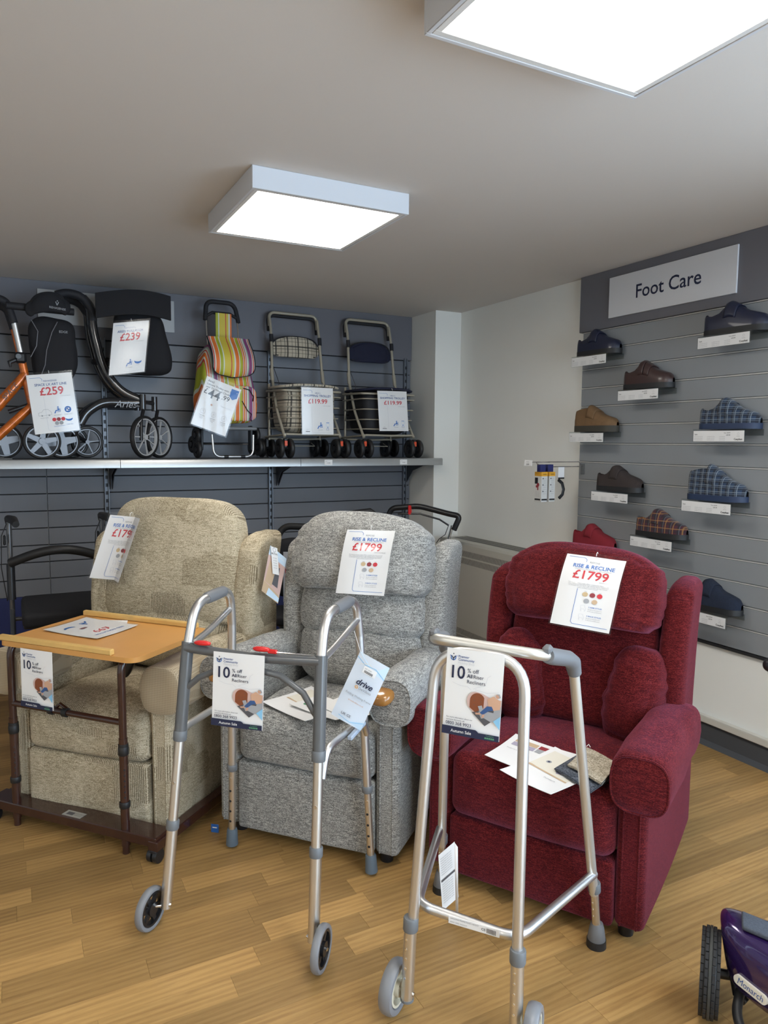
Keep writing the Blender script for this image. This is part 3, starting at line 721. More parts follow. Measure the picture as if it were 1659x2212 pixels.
def recliner(label, loc, rz, f, P):
    t = thing('riser_recliner', label, 'recliner', loc, rz, 'riser recliner armchairs'); hw, D = P['hw'], P.get('D', .76)
    sp, st, az, aw, ax = P['split'], P['seat'], P['arm'], P['aw'], P['ax']
    sw = .085
    # chassis hidden under the cover, footed
    for x in (-hw+.06, hw-.06):
        for y in (.06, D-.08): MB().cyl((x, y, 0), (x, y, .055), .022, 14, r2=.026).build('foot', blackp, t)
    # side panels with a piped front stile
    for s in (-1, 1):
        pm = rbox(sw, D, az-P['ah']*.55-.045, r=.022, res=12, fn=lambda q, p, s=s: (q.x+s*.006*(1-p[1]**2)*(p[0]*s > 0), q.y, q.z))
        moved(pm, TR(s*(hw-sw/2), D/2, (az-P['ah']*.55+.045)/2)).build('side_panel', f, t, sharp=60)
        for dx in (.020, .066):
            pts = [(s*(hw-dx), .0005, z) for z in (.055, .2, az-P['ah']-.005)]
            MB().tube(pts, .0032, 6).build('piping', f, t)
        sl_ = P.get('slope', 0)
        def rf(q, v, s=s):
            if q.z < 0 and q.x*s < 0: q.z *= .96
            q.z += -sl_*v+.006*sin(pi*v); q.x *= 1+.05*sin(pi*min(1, v*1.6)); return q
        ro_ = moved(roll(aw, P['ah'], P['al'], P.get('an', 2.8), fn=rf, seed=s*3), TR(s*ax, -.035, az-P['ah']/2))
        am = ro_.build('arm_pad', P.get('armf', f), t, sharp=50)
        nn = P.get('an', 2.8)
        pp = [(s*ax+(aw/2-.004)*math.copysign(abs(cos(a_))**(2/nn), cos(a_)), -.0335, az-P['ah']/2+(P['ah']/2-.004)*math.copysign(abs(sin(a_))**(2/nn), sin(a_))) for a_ in [2*pi*k_/40 for k_ in range(40)]]
        MB().tube(pp, .0035, 6, closed=True).build('piping', f, am)
        if P.get('knob'):
            kb = cushion(.078, .115, .048, n=2.8, res=12, fn=lambda q, p: (q.x, q.y, q.z-.18*max(0, -q.y)))
            moved(kb, TR(s*(ax-.022), -.030, az-.052)).build('wooden_knuckle', knob_wood, t)
        if P.get('cap'):
            cp = roll(aw+.010, P['ah']+.008, .30, P.get('an', 2.8), fn=lambda q, v: Vector((q.x*(1+.05*sin(pi*min(1, v))), q.y, q.z)))
            moved(cp, TR(s*ax, -.041, az-P['ah']/2+.002)).build('arm_cap', P['cap'], t, sharp=50)
        # wings beside the back
        def wingf(q, p, s=s):
            z = q.z; zt = (z+P['wh']/2)/P['wh']
            y = q.y+P['lean']*zt-.03*sin(pi*zt)
            if p[2] > 0 and p[1] < 0: z -= .05*p[2]*abs(p[1])**2*P.get('wslope', .6)
            return (q.x*(1-.1*zt)+s*.015*zt, y, z)
        wm = rbox(P['wt'], P['wd'], P['wh'], r=.038, res=22, fn=wingf, wr=.003, seed=7*s)
        moved(wm, TR(s*P['wx']+P.get('bx', 0), P['wy']+P['wd']/2, P['wz']+P['wh']/2)).build('wing', f, t, sharp=70)
        ys = P['wy']; pts = []
        for k in range(16):
            zt = k/15; z = P['wz']+.03+(P['wh']-.07)*zt
            pts.append((s*(P['wx']+.38*P['wt']+.014*zt)+P.get('bx', 0), P['wy']+.022+P['lean']*zt-.03*sin(pi*zt)+(.02*(zt > .9)), z))
        MB().tube(pts, .003, 6).build('piping', f, t)
    iw = 2*(hw-sw)-.004
    # lower footrest panel and the seat with its rolled front
    fp = rbox(iw, .10, sp-.046, r=.014, res=16, crown=.010, wr=.002, seed=2)
    moved(fp, TR(0, .035, (sp+.044)/2)).build('footrest_panel', f, t, sharp=70)
    def seatf(q, p):
        z = q.z-.012*max(0, p[1])-(.006*(1-p[0]**2) if p[2] < 0 and p[1] < -.5 else 0)
        y = q.y-(.018*(1-p[0]**4)*(1-abs(p[2])**2) if p[1] < 0 else 0)
        return (q.x, y, z)
    sc = rbox(iw, .56, st-sp-.002, r=.042, res=22, fn=seatf, top_crown=.018, wr=.0025, seed=5)
    moved(sc, TR(0, .26, (st+sp)/2)).build('seat_cushion', f, t, sharp=70)
    bs = rbox(2*hw-.06, .14, P['backz']-.10, r=.04, res=12, fn=lambda q, p: (q.x, q.y+.22*P['lean']*(p[2]+1), q.z))
    moved(bs, TR(P.get('bx', 0), P['wy']+.19, (P['backz']+.10)/2)).build('back_shell', f, t, sharp=70)
    for nm, x, y, z, w, d, h, rx, rz_, opt in P['cush']:
        nn = opt.get('n', 3.6)
        def cf(q, p, o=opt, w=w, h=h):
            tw = o.get('taper', 0); xx = q.x*(1+tw*p[2]); zz = q.z+o.get('arch', 0)*(1-p[0]**2)*(1 if p[2] > 0 else o.get('lowarch', 0))
            zz -= o.get('droop', 0)*(p[0]**2)*(1 if p[2] < 0 else 0)
            yy = q.y-(o.get('over', 0)*max(0, -p[2])*(1-abs(p[0])**4) if p[1] < 0 else 0)
            return (xx, yy, zz)
        cm = cushion(w, d, h, n=nn, res=opt.get('res', 30), fn=cf, crown=opt.get('crown', .015), wr=opt.get('wr', .006), seed=x*9+z*5, wscale=opt.get('ws', (4, 4, 42)), edge=opt.get('edge', 2))
        T = TR(x+P.get('bx', 0), y, z, rx, opt.get('ry', 0), rz_)
        moved(cm, T)
        o = cm.build(nm, f, t, sharp=70)
        if opt.get('pipe'):
            for sgn in (-1, 1):
                pts = []
                for k in range(48):
                    a = 2*pi*k/48; e = 2/opt.get('pn', 4.0)
                    px_ = math.copysign(abs(cos(a))**e, cos(a)); pz_ = math.copysign(abs(sin(a))**e, sin(a))
                    q = Vector((px_*w/2*.97, sgn*d/2*.62, pz_*h/2*.97)); pts.append(T @ Vector(cf(q, (px_, sgn*.6, pz_))))
                MB().tube(pts, .0045, 6, closed=True).build('piping', f, o)
    return t

RED = dict(hw=.352, split=.243, seat=.455, arm=.588, aw=.165, ax=.332, al=.56, ah=.17, an=3.0, wt=.10, wd=.24, wh=.50, wx=.308, wy=.455, wz=.48, lean=.06, backz=.90, bx=0.0,
           cush=[('head_pillow', .005, .49, .945, .545, .19, .262, -14, 0, dict(n=3.8, crown=.022, arch=.018, droop=.025, over=.03, wr=.010, edge=4)),
                 ('back_cushion', 0, .525, .665, .53, .15, .44, -10, 0, dict(n=5, crown=.01, wr=.003)),
                 ('side_bolster', .205, .455, .592, .19, .17, .35, -10, -14, dict(n=2.7, crown=.02, wr=.009, ry=7)),
                 ('side_bolster', -.205, .455, .592, .19, .17, .35, -10, 14, dict(n=2.7, crown=.02, wr=.009, ry=-7))])
GREY = dict(hw=.351, split=.30, seat=.475, arm=.680, aw=.150, ax=.330, al=.58, ah=.16, an=3.0, knob=True, slope=.03, wt=.105, wd=.24, wh=.55, wx=.298, wy=.455, wz=.50, lean=.06, backz=.95, bx=.016,
            cush=[('head_pillow', 0.01, .485, 1.00, .59, .19, .285, -12, 0, dict(n=3.7, crown=.03, arch=.03, droop=.035, over=.035, wr=.011, edge=4)),
                  ('middle_pillow', .01, .49, .785, .54, .17, .20, -10, 0, dict(n=3.7, crown=.025, arch=.012, droop=.03, over=.03, wr=.009, edge=4)),
                  ('lumbar_pillow', .01, .47, .60, .53, .19, .28, -8, 0, dict(n=3.4, crown=.03, wr=.004))])
cap_m = plaid('dotted_arm_cap', (.26, .20, .125), [(0, .0064, 0, .0032, (.48, .40, .28), .6), (2, .0064, 0, .0032, (.52, .44, .31), .4), (1, .0064, 0, .0032, (.52, .44, .31), .4)])
BEIGE = dict(hw=.350, split=.285, seat=.47, arm=.660, aw=.155, ax=.338, al=.60, ah=.17, an=2.8, cap=cap_m, wt=.115, wd=.26, wh=.56, wx=.343, wy=.49, wz=.50, lean=.05, backz=.98, wslope=.8, bx=.03,
             cush=[('back_cushion', 0, .575, .93, .64, .16, .52, -9, 0, dict(n=5.5, crown=.02, arch=.015, droop=.02, wr=.003, taper=-.06, pipe=True, pn=5.5)),
                   ('lumbar_pillow', 0, .55, .60, .58, .2, .28, -6, 0, dict(n=3.2, crown=.03, wr=.004))])
RED_T = recliner('dark red riser recliner with side bolsters, the right-hand armchair', (1.383, 1.683, 0), -59.5, red_f, RED)
GREY_T = recliner('grey riser recliner with stacked back pillows and wooden arm knuckles, middle armchair', (.883, 2.294, 0), -48, grey_f, GREY)
BEIGE_T = recliner('beige patchwork riser recliner behind the wooden over-chair table, left armchair', (.223, 2.80, 0), -44, beige_f, BEIGE)

# ------------------------------------------------------------------ walking frames
def wheel(parent, c, axis, r, w, tyre, hubm, spokes=5, name='wheel', ball=True, hub_w=None, sp_w=.012, rim=.82, deep=.35, hub_s=1.0):
    """wheel with tyre, rim, spokes; centre c, axis vector (local to parent)"""
    T = Matrix.Translation(c) @ Vector((0, 0, 1)).rotation_difference(Vector(axis).normalized()).to_matrix().to_4x4()
    mb = MB(); k = 12; ri = r*rim
    prof = [((r+ri)/2+(r-ri)/2*math.copysign(abs(cos(2*pi*i/k))**.8, cos(2*pi*i/k)), w/2*math.copysign(abs(sin(2*pi*i/k))**.8, sin(2*pi*i/k))) for i in range(k)]
    mb.lathe(prof[::-1], 40, T); o = mb.build(name, tyre, parent)
    mb = MB(); rw = (hub_w or w)*.5
    mb.lathe([(ri+.001, -rw*.8), (ri+.001, rw*.8), (ri-.005, rw*.8), (ri-.007, 0), (ri-.005, -rw*.8)], 40, T)
    mb.lathe([(.001, -rw), (.018*r/.065*hub_s+.002, -rw), (.02*r/.065*hub_s, rw), (.001, rw)], 20, T, ring=False)
    for j in range(spokes):
        a = 2*pi*j/spokes+.3; d = Vector((cos(a), sin(a), 0)); q = Vector((-sin(a), cos(a), 0)); z = rw*deep
        r0, r1 = .012*r/.065*hub_s, ri-.003; v = []
        for rr, ww in ((r0, sp_w*.7), (r1, sp_w*.5)):
            for zz in (-z, z):
                for s in (-1, 1): v.append(d*rr+q*s*ww+Vector((0, 0, zz)))
        mb.add(v, [(0, 1, 3, 2), (4, 6, 7, 5), (0, 4, 5, 1), (2, 3, 7, 6), (0, 2, 6, 4), (1, 5, 7, 3)], 0, T)
    mb.build('hub', hubm, o)
    return o
def collar(parent, a, b, t0, L, r, m, name='collar'):
    a, b = Vector(a), Vector(b); d = (b-a).normalized(); p = a+d*t0
    MB().tube([p-d*L/2, p-d*L*.4, p+d*L*.4, p+d*L/2], [r*.93, r, r, r*.93], 18).build(name, m, parent)
def holes(parent, a, b, ts, r, out, m, name='pin_hole', hr=.0042):
    a, b = Vector(a), Vector(b); d = (b-a).normalized(); mb = MB()
    out = (Vector(out)-d*Vector(out).dot(d)).normalized()
    for t0 in ts: p = a+d*t0; mb.cyl(p+out*(r-.002), p+out*(r+.0006), hr, 10)
    mb.build(name, m, parent)

# folding frame in front of the beige and grey chairs
fw = thing('folding_walking_frame', 'folding aluminium walking frame with dark grey crossbar and two grey wheels', 'walking frame', (.52, 1.922, 0), -45)
TR_ = .0145
for s in (-1, 1):
    x = .24*s; xt = .215*s
    ft, fb = Vector((xt+.003*s, .137, .845)), Vector((x, .026, .058))
    top = fillet([(xt+.003*s, .135, .83), (xt, .175, .955), (xt+.01*s, .405, .958), (xt+.016*s, .425, .83)], .085, 8)
    rear = [(xt+.016*s, .425, .83), (x+.022*s, .462, .06)]
    MB().tube(top, TR_, 16).build('handle_loop', alu, fw)
    gp = [(xt+.0035*s, .243, .9555), (xt+.004*s, .25, .9557), (xt+.0055*s, .30, .9565), (xt+.007*s, .352, .957), (xt+.0072*s, .358, .957)]
    MB().tube(gp, [.0165, .0185, .0195, .0185, .0165], 18).build('hand_grip', grip_grey, fw)
    mid = fillet([(xt+.003*s, .15, .83), (xt+.006*s, .25, .845), (xt+.014*s, .41, .885)], .05)
    MB().tube(mid, .0105, 14).build('side_bar', alu, fw)
    MB().tube([ft, ft+(fb-ft)*.36], .0185, 18).build('front_socket', dkgrey_paint, fw)
    MB().tube([ft+(fb-ft)*.30, ft+(fb-ft)*.69], .0145, 16).build('front_leg', alu_warm, fw)
    MB().tube([ft+(fb-ft)*.69, fb], .0165, 16).build('lower_leg', alu_warm, fw)
    L = (fb-ft).length
    collar(fw, ft, fb, L*.355, .030, .0205, grey_plastic); collar(fw, ft, fb, L*.69, .028, .0195, grey_plastic)
    holes(fw, ft, fb, [L*.53], .0145, (0, -1, 0), chrome, 'push_button', .005)
    rt, rb = Vector(rear[0]), Vector(rear[1]); RL = (rb-rt).length
    MB().tube([rt, rt+(rb-rt)*.68], .0145, 16).build('rear_leg', alu, fw)
    MB().tube([rt+(rb-rt)*.6, rb], .0125, 16).build('rear_leg_extension', alu_warm, fw)
    collar(fw, rt, rb, RL*.68, .022, .0185, grey_plastic)
    holes(fw, rt, rb, [RL*(.79+.05*k) for k in range(4)], .0125, (0, -1, 0), dark_gap); holes(fw, rt, rb, [RL*.73], .0125, (0, -1, 0), chrome, 'push_button')
    d = (rb-rt).normalized(); e = rb+d*.048
    MB().tube([rb-d*.012, rb-d*.006, rb+d*.03, e], [.0165, .0185, .0205, .0215], 18).build('rubber_tip', mat('blue_grey_rubber', (.10, .135, .17), .55), fw)
    low = fillet([(x*.985, .098, .50), (x*.99, .125, .575), (x+.01*s, .41, .56), (x+.014*s, .437, .50)], .06, 6)
    MB().tube(low, .0115, 14).build('lower_side_bar', alu, fw)
    wheel(fw, (x+.034*s, .0, .0635), (1, .04*s, 0), .0635, .024, tyre_grey, blackp, 6, rim=.76)
    MB().cyl((x-.02*s, .026, .070), (x+.052*s, .0, .064), .005, 10).build('axle', chrome, fw)
cb = MB().tube([(-.218, .128, .83), (-.10, .124, .825), (0, .122, .822), (.10, .124, .825), (.218, .128, .83)], .0145, 16)
cb.build('crossbar', dkgrey_paint, fw)
MB().tube([(-.222, .118, .70), (-.17, .118, .745), (-.10, .117, .778), (0, .117, .792), (.10, .117, .778), (.17, .118, .735), (.223, .116, .655)], .0095, 14).build('arched_brace', dkgrey_paint, fw)
for x, s in ((-.165, 1), (.03, -1)):
    lv = cushion(.055, .022, .014, n=2.4, res=8); moved(lv, TR(x+.01, .116, .852)).build('release_lever', red_pl, fw)
MB().tube([(-.20, .128, .845), (-.16, .118, .849), (-.12, .112, .847)], .0018, 6).build('lever_wire', chrome, fw)
MB().tube([(.20, .128, .845), (.12, .115, .848), (.02, .112, .847)], .0018, 6).build('lever_wire', chrome, fw)
MB().box((0, 0, 0), (.03, .012, .012), .003).build('lever_tab', red_pl, fw, loc=(.075, .116, .848))
lb = MB(); lb.box((.268, .30, .5665), (.016, .13, .014), .003); lb.build('maker_sticker', mat('sticker_pale_blue', (.42, .50, .62), .4), fw)

# fixed frame in front of the red chair
zf = thing('wheeled_walking_frame', 'fixed aluminium walking frame with one bent hand rail standing before the red recliner', 'walking frame', (.935, 1.385, 0), -52)
r = .0135
def seg(a, b, k=2): a, b = Vector(a), Vector(b); return [a+(b-a)*i/k for i in range(k+1)]
FL, FR = Vector((-.128, -.018, .055)), Vector((.150, -.018, .055))
arch = fillet([FL+Vector((.008, .012, .19)), (-.088, .05, .945), (.135, .05, .945), FR+Vector((-.004, .012, .19))], .085, 8)
MB().tube(arch, r, 16).build('front_arch', alu, zf)
rail = fillet([(-.222, .49, .17), (-.150, .30, .905), (-.112, .082, .960), (.165, .085, .952), (.205, .275, .895), (.258, .44, .17)], [0, .06, .05, .05, .055, 0], 8)
MB().tube(rail, r, 16).build('hand_rail', mat('pale_alloy', (.68, .67, .63), .42, .85), zf)
for pts in ([(.172, .112, .944), (.177, .14, .936), (.198, .24, .906), (.205, .272, .888), (.209, .286, .855)], [(-.116, .11, .953), (-.122, .14, .946), (-.142, .25, .916), (-.149, .285, .895), (-.153, .303, .868)]):
    MB().tube(pts, [.0175, .021, .0205, .021, .0175], 18).build('hand_grip', grip_grey, zf)
    p = Vector(pts[0]); MB().box(tuple(p+Vector((0, 0, .016))), (.022, .03, .02), .006).build('grip_lug', grip_grey, zf)
low = fillet([(-.222, .47, .235), (-.125, .035, .275), (.138, .035, .262), (.257, .43, .235)], [0, .05, .05, 0], 8)
MB().tube(low, .0125, 16).build('lower_rail', alu, zf)
st = MB().box((.03, .0215, .270), (.13, .002, .020), .0005); so = st.build('maker_sticker', paper, zf)
draw([('t', 'WALKING FRAME FIXED HEIGHT', -.06, .005, .005, 'grey'), ('t', 'MAX USER WEIGHT', -.06, -.004, .005, 'grey'), ('t', 'CE', .02, 0, .009, 'black')]+[('r', .034+.0035*k, -.006, .0355+.0035*k, .006, 'black') for k in range(7)], lambda u, v, n: Vector((.03+u, .0203-n, .270+v)), so)
for a, b, sg in ((Vector((-.124, -.010, .26)), FL, -1), (Vector((.148, -.010, .26)), FR, 1)):
    a = Vector((a.x, -.008, .25))
    MB().tube([a, b], .0160, 16).build('wheel_leg', alu_warm, zf); collar(zf, a, b, 0, .034, .0195, grey_plastic)
    holes(zf, a, b, [.035+.025*k for k in range(5)], .0160, (-.2, -1, 0), chrome, 'pin_hole', .003)
    wheel(zf, (b.x+.038*sg, b.y+.01, .067), (1, .05*sg, 0), .067, .036, tyre_grey, cream_pl, 5, rim=.66)
    MB().cyl((b.x-.02*sg, b.y, .07), (b.x+.02*sg, b.y+.005, .07), .005, 10).build('axle', chrome, zf)
    MB().tube([b+Vector((0, 0, .002)), b-Vector((0, 0, .004))], .0172, 16).build('leg_cap', grey_plastic, zf)
for a, b in ((Vector((-.2225, .494, .185)), Vector((-.229, .512, .04))), (Vector((.2585, .442, .185)), Vector((.267, .462, .04)))):
    MB().tube([a, b], .0118, 16).build('rear_leg', alu_warm, zf); collar(zf, a, b, -.005, .03, .0180, grey_plastic)
    holes(zf, a, b, [.02+.022*k for k in range(4)], .0118, (-.6, -1, 0), chrome, 'pin_hole', .003)
    MB().tube([b+Vector((0, 0, .03)), b+Vector((0, 0, .015)), b-Vector((0, 0, .018)), b-Vector((0, 0, .022))], [.0165, .021, .026, .024], 20).build('ferrule', grip_grey, zf)
    MB().tube([b-Vector((0, 0, .018)), b-Vector((0, 0, .04))], [.0275, .0285], 20).build('rubber_foot', rubber, zf)

# ------------------------------------------------------------------ over-chair table
brown = mat('brown_gloss_tube', (.040, .014, .010), .22, 0, coat=.5)
beech = mat('beech_laminate', (.60, .30, .085), .38, noise_amt=.10, nscale=6)
pine = mat('pine_strip', (.66, .42, .14), .4, noise_amt=.18, nscale=18)
tb = thing('over_chair_table', 'wooden topped over-chair table on brown tube frame, before the beige recliner', 'table', (-.02, 2.95, 0), -48.5)
W0, D0, zt = .60, .42, .742
poly = []
for cx, cy, a0 in ((.045+.03, -.09+.03, 180), (.045+W0-.045, -.09+.045, 270), (.045+W0-.03, -.09+D0-.03, 0), (.045+.03, -.09+D0-.03, 90)):
    rr = .045 if a0 == 270 else .03
    poly += [(cx+rr*cos(R(a0+15*k)), cy+rr*sin(R(a0+15*k))) for k in range(7)]
MB().prism(poly, zt-.018, zt).build('table_top', beech, tb, sharp=30)
for y, x0, x1 in ((-.082, .05, .55), (.318, .05, .60)):
    MB().box(((x0+x1)/2, y, zt+.010), (x1-x0, .020, .021), .004).build('retaining_strip', pine, tb)
for x in (0, .51):
    xo = .01 if x == 0 else 0
    MB().tube(fillet([(x, 0, .39), (x, 0, .70), (x+xo, .10, .712), (x+xo, .26, .714)], .07, 8), .0135, 16).build('upright', brown, tb)
    MB().tube([(x, 0, .03), (x, 0, .42)], .0155, 16).build('lower_upright', brown, tb)
    collar(tb, (x, 0, 0), (x, 0, 1), .375, .030, .0185, rubber); collar(tb, (x, 0, 0), (x, 0, 1), .395, .012, .0175, rubber)
    collar(tb, (x, 0, 0), (x, 0, 1), .18, .022, .0190, rubber)
    holes(tb, (x, 0, 0), (x, 0, 1), [.21+.02*k for k in range(6)], .0155, (1, -1, 0), dark_gap, 'pin_hole', .003)
MB().tube([(0, 0, .475), (.51, 0, .475)], .0115, 14).build('cross_tube', brown, tb)
for x in (.19, .255): MB().tube([(x-.009, 0, .475), (x+.009, 0, .475)], .0165, 16).build('clamp_ring', rubber, tb)
MB().tube([(.20, .004, .48), (.225, .006, .50), (.26, .004, .485)], .007, 10).build('clamp_handle', brown, tb)
MB().box((.262, .025, .072), (.78, .085, .036), .003).build('base_board', brown, tb)
for x in (-.115, .64):
    MB().box((x, .33, .060), (.040, .70, .036), .003).build('base_rail', brown, tb)
    for y in (.0, .66):
        c = thing; cs = MB().box((x, y, .04), (.03, .045, .012), .003); co = cs.build('castor', blackp, tb)
        for dx in (-.012, .012): MB().tube([(x+dx-.008, y-.006, .0235), (x+dx+.008, y-.006, .0235)], .0235, 20).build('castor_wheel', blackp, co)
lbm = MB().box((.27, .008, .0906), (.085, .035, .0008)); lo = lbm.build('rating_label', mat('foil_label', (.42, .42, .40), .3, .3), tb)
draw([('r', -.03, -.01, .0, .008, 'darkgrey'), ('t', 'SAFE LOAD 10 KG', .004, .004, .006, 'black'), ('t', 'IMPORTED BY', .004, -.006, .005, 'black')], lambda u, v, n: Vector((.27+u, .008+v, .0910+n)), lo)
for x in (0, .51): MB().cyl((x, 0, .0), (x, 0, .03), .0125, 14).build('upright_foot', brown, tb)

# ------------------------------------------------------------------ things on the long shelf
SZ = 1.342
cream_tube = mat('cream_painted_tube', (.42, .38, .30), .38, .25)
check = plaid('cream_check_cloth', (.50, .44, .34), [(0, .075, 0, .010, (.02, .02, .02), .85), (0, .075, .016, .004, (.02, .02, .02), .8), (0, .075, .040, .003, (.02, .02, .02), .7), (2, .075, .0, .010, (.02, .02, .02), .85), (2, .075, .016, .004, (.02, .02, .02), .8), (2, .075, .040, .003, (.02, .02, .02), .7)])
navy_cloth = mat('navy_cloth', (.010, .012, .035), .85, bump=.3)
blk = mat('black_foam', (.014, .014, .018), .7)
def shop_trolley(x, label, cloth, lid, trim):
    t = thing('shopping_trolley_frame', label, 'shopping trolley', (x, 4.48, SZ), 2, 'four-wheeled basket trolleys on the shelf')
    hw = .20
    for s in (-1, 1):
        MB().tube(fillet([(s*hw, .0, .14), (s*hw, .14, .32), (s*hw*.93, .255, .53), (s*hw*.88, .30, .86), (s*hw*.88, .33, .955)], .05), .0095, 12).build('side_tube', cream_tube, t)
        MB().tube([(s*hw*.935, .25, .52), (s*hw*.93, .268, .60)], .013, 12).build('tube_sleeve', cream_tube, t)
        MB().tube([(s*hw*.89, .285, .78), (s*hw*.89, .292, .83)], .014, 12).build('foam_sleeve', blk, t)
        MB().tube([(s*hw*.98, .0, .155), (s*hw*.98, .36, .14)], .008, 10).build('base_tube', cream_tube, t)
        MB().tube([(s*hw*.95, .31, .12), (s*hw*.95, .31, .50)], .009, 10).build('rear_tube', cream_tube, t)
        for y in (0, .34):
            br = MB().box((s*hw, y-.005, .10), (.022, .03, .06), .004); bo = br.build('castor_fork', blackp, t)
            if y == 0: MB().box((s*hw, y-.022, .098), (.020, .008, .034), .002).build('brake_tab', orange_pl, bo)
            for dx in (-.035, .035): wheel(t, (s*hw+dx, y, .065), (1, 0, 0), .065, .030, rubber, blackp, 4, rim=.5)
            MB().cyl((s*hw-.05, y, .065), (s*hw+.05, y, .065), .006, 8).build('axle', blackp, bo)
    MB().tube(fillet([(-hw*.88, .33, .89), (-hw*.88, .34, .985), (hw*.88, .34, .985), (hw*.88, .33, .89)], .06, 8), .0105, 14).build('handle', cream_tube, t)
    MB().tube(fillet([(-hw*.89, .34, .86), (-hw*.89, .358, .968), (hw*.89, .358, .968), (hw*.89, .34, .86)], .05, 8), .0125, 12).build('handle_foam', blk, t)
    bk = cushion(.355, .035, .13, n=3.2, res=18, fn=lambda q, p: (q.x, q.y+.03*p[0]**2, q.z+.02*(1-p[0]**2)*(1 if p[2] > 0 else 0)))
    b = moved(bk, TR(0, .275, .745, -5)).build('backrest_pad', lid, t)
    pts = [(.17*math.copysign(abs(cos(a))**.6, cos(a)), .272+.03*abs(cos(a)), .745+.06*math.copysign(abs(sin(a))**.6, sin(a))+(.018*(1-cos(a)**2) if sin(a) > 0 else 0)) for a in [2*pi*k/40 for k in range(40)]]
    MB().tube(pts, .005, 6, closed=True).build('binding', blk, b)
    bag = cushion(.36, .30, .30, n=6, res=18, wr=.006, fn=lambda q, p: (q.x*(1+.06*p[2]), q.y*(1+.06*p[2]), q.z))
    moved(bag, TR(0, .165, .315)).build('bag', cloth, t)
    for k, z in enumerate((.20, .265, .335, .405)):
        w, d = .19+.006*k, .155+.006*k
        MB().tube(fillet([(-w, .165, z), (-w, .165-d, z), (w, .165-d, z), (w, .165+d, z), (-w, .165+d, z), (-w, .165, z)], .04, 5), .0042, 8).build('basket_wire', cream_tube, t)
    MB().tube(fillet([(-.21, .165, .445), (-.21, -.005, .44), (.21, -.005, .44), (.21, .335, .45), (-.21, .335, .45), (-.21, .165, .445)], .045, 6), .0075, 10).build('basket_rim', cream_tube, t)
    ld = cushion(.43, .35, .022, n=5, res=14, crown=0, fn=lambda q, p: (q.x, q.y, q.z+.012*(1-p[0]**2)))
    moved(ld, TR(0, .165, .468)).build('seat_lid', lid, t)
    MB().tube([(-.19, .31, .13), (0, .31, .125), (.19, .31, .13)], .0075, 10).build('rear_cross_tube', cream_tube, t)
    MB().tube([(-.19, 0, .158), (0, 0, .156), (.19, 0, .158)], .0075, 10).build('front_cross_tube', cream_tube, t)
    MB().tube([(-.12, .30, .10), (-.10, .20, .08), (.1, .20, .08), (.12, .30, .10)], .003, 8).build('wire_rest', cream_tube, t)
    MB().tube([(-.175, .27, .62), (-.15, .22, .50), (-.19, .3, .30), (-.2, .31, .2)], .0022, 6).build('brake_cable', blackp, t)
    return t
shop_trolley(1.795, 'basket trolley with cream and black checked bag and backrest', check, check, blk)
shop_trolley(2.365, 'basket trolley with navy backrest and black bag, nearest the corner', mat('black_bag_cloth', (.010, .010, .013), .7), navy_cloth, blk)

# striped two-wheeled trolley
def striped(name, off=0.0, ky=.2):
    m, nt, b = new_mat(name); tc = nt.nodes.new('ShaderNodeTexCoord'); sp = nt.nodes.new('ShaderNodeSeparateXYZ'); nt.links.new(tc.outputs['Object'], sp.inputs[0])
    f = _math(nt, 'FRACT', _math(nt, 'MULTIPLY', _math(nt, 'ADD', _math(nt, 'ADD', sp.outputs[0], _math(nt, 'MULTIPLY', sp.outputs[1], ky)), 1+off), 4.0))
    Y, O, G, P, Wt, Rr = (.62, .50, .06), (.72, .17, .03), (.38, .42, .03), (.24, .06, .18), (.60, .66, .58), (.55, .06, .05)
    c = _ramp(nt, f, [(0, Y), (.16, Rr), (.18, Y), (.24, Wt), (.28, O), (.37, Wt), (.39, G), (.46, Rr), (.475, Wt), (.49, O), (.53, Wt), (.55, Rr), (.57, Wt), (.60, (.35, .45, .38)), (.63, P), (.72, Wt), (.745, Rr), (.77, Wt), (.80, O), (.88, Wt), (.90, G), (.97, Wt)], 'CONSTANT')
    nt.links.new(c, b.inputs['Base Color']); b.inputs['Roughness'].default_value = .6
    return m
st_m = striped('striped_canvas'); st2 = striped('striped_canvas_front', .06, 0)
t = thing('striped_shopping_trolley', 'shopping trolley with orange, green and purple striped bag and black handle', 'shopping trolley', (1.262, 4.50, SZ), 4)
bagf = lambda q, p: (q.x*(1-.14*p[2])+.01*p[2], q.y+.08*(p[2]+1)/2*1, q.z)
MB_ = cushion(.35, .20, .50, n=5.5, res=26, wr=.014, fn=bagf, wscale=(10, 10, 8)); moved(MB_, TR(0, .10, .475)).build('bag', st_m, t)
fl_ = MB(); vs = []; fs = []; nx, ny = 14, 16
def flap_pt(u, v, n=0.0):
    w = .135*(1 if v > .25 else (1-(1-v/.25)**2.6)**.5*.98+.02); z = .505+.255*v
    return Vector((u*w+.006, -.018-.035*sin(pi*min(1, v*1.1))+.085*v**2+.02*u*u-n, z))
for s in (0, .004):
    for j in range(ny+1):
        for i in range(nx+1): vs.append(flap_pt(2*i/nx-1, j/ny, s))
k = (nx+1)*(ny+1)
for j in range(ny):
    for i in range(nx): a = j*(nx+1)+i; fs += [(a, a+1, a+nx+2, a+nx+1), (k+a, k+a+nx+1, k+a+nx+2, k+a+1)]
fp = fl_.add(vs, fs).build('top_flap', st2, t)
MB().tube([flap_pt(-1, 1-j/14, .002) for j in range(15)]+[flap_pt(-1+2*j/10, 0, .002) for j in range(1, 10)]+[flap_pt(1, j/14, .002) for j in range(15)], .0048, 8).build('black_binding', blk, fp)
stp = MB().box((0.0, .15, .80), (.105, .006, .24), .002); stp.build('handle_strap', st_m, t)
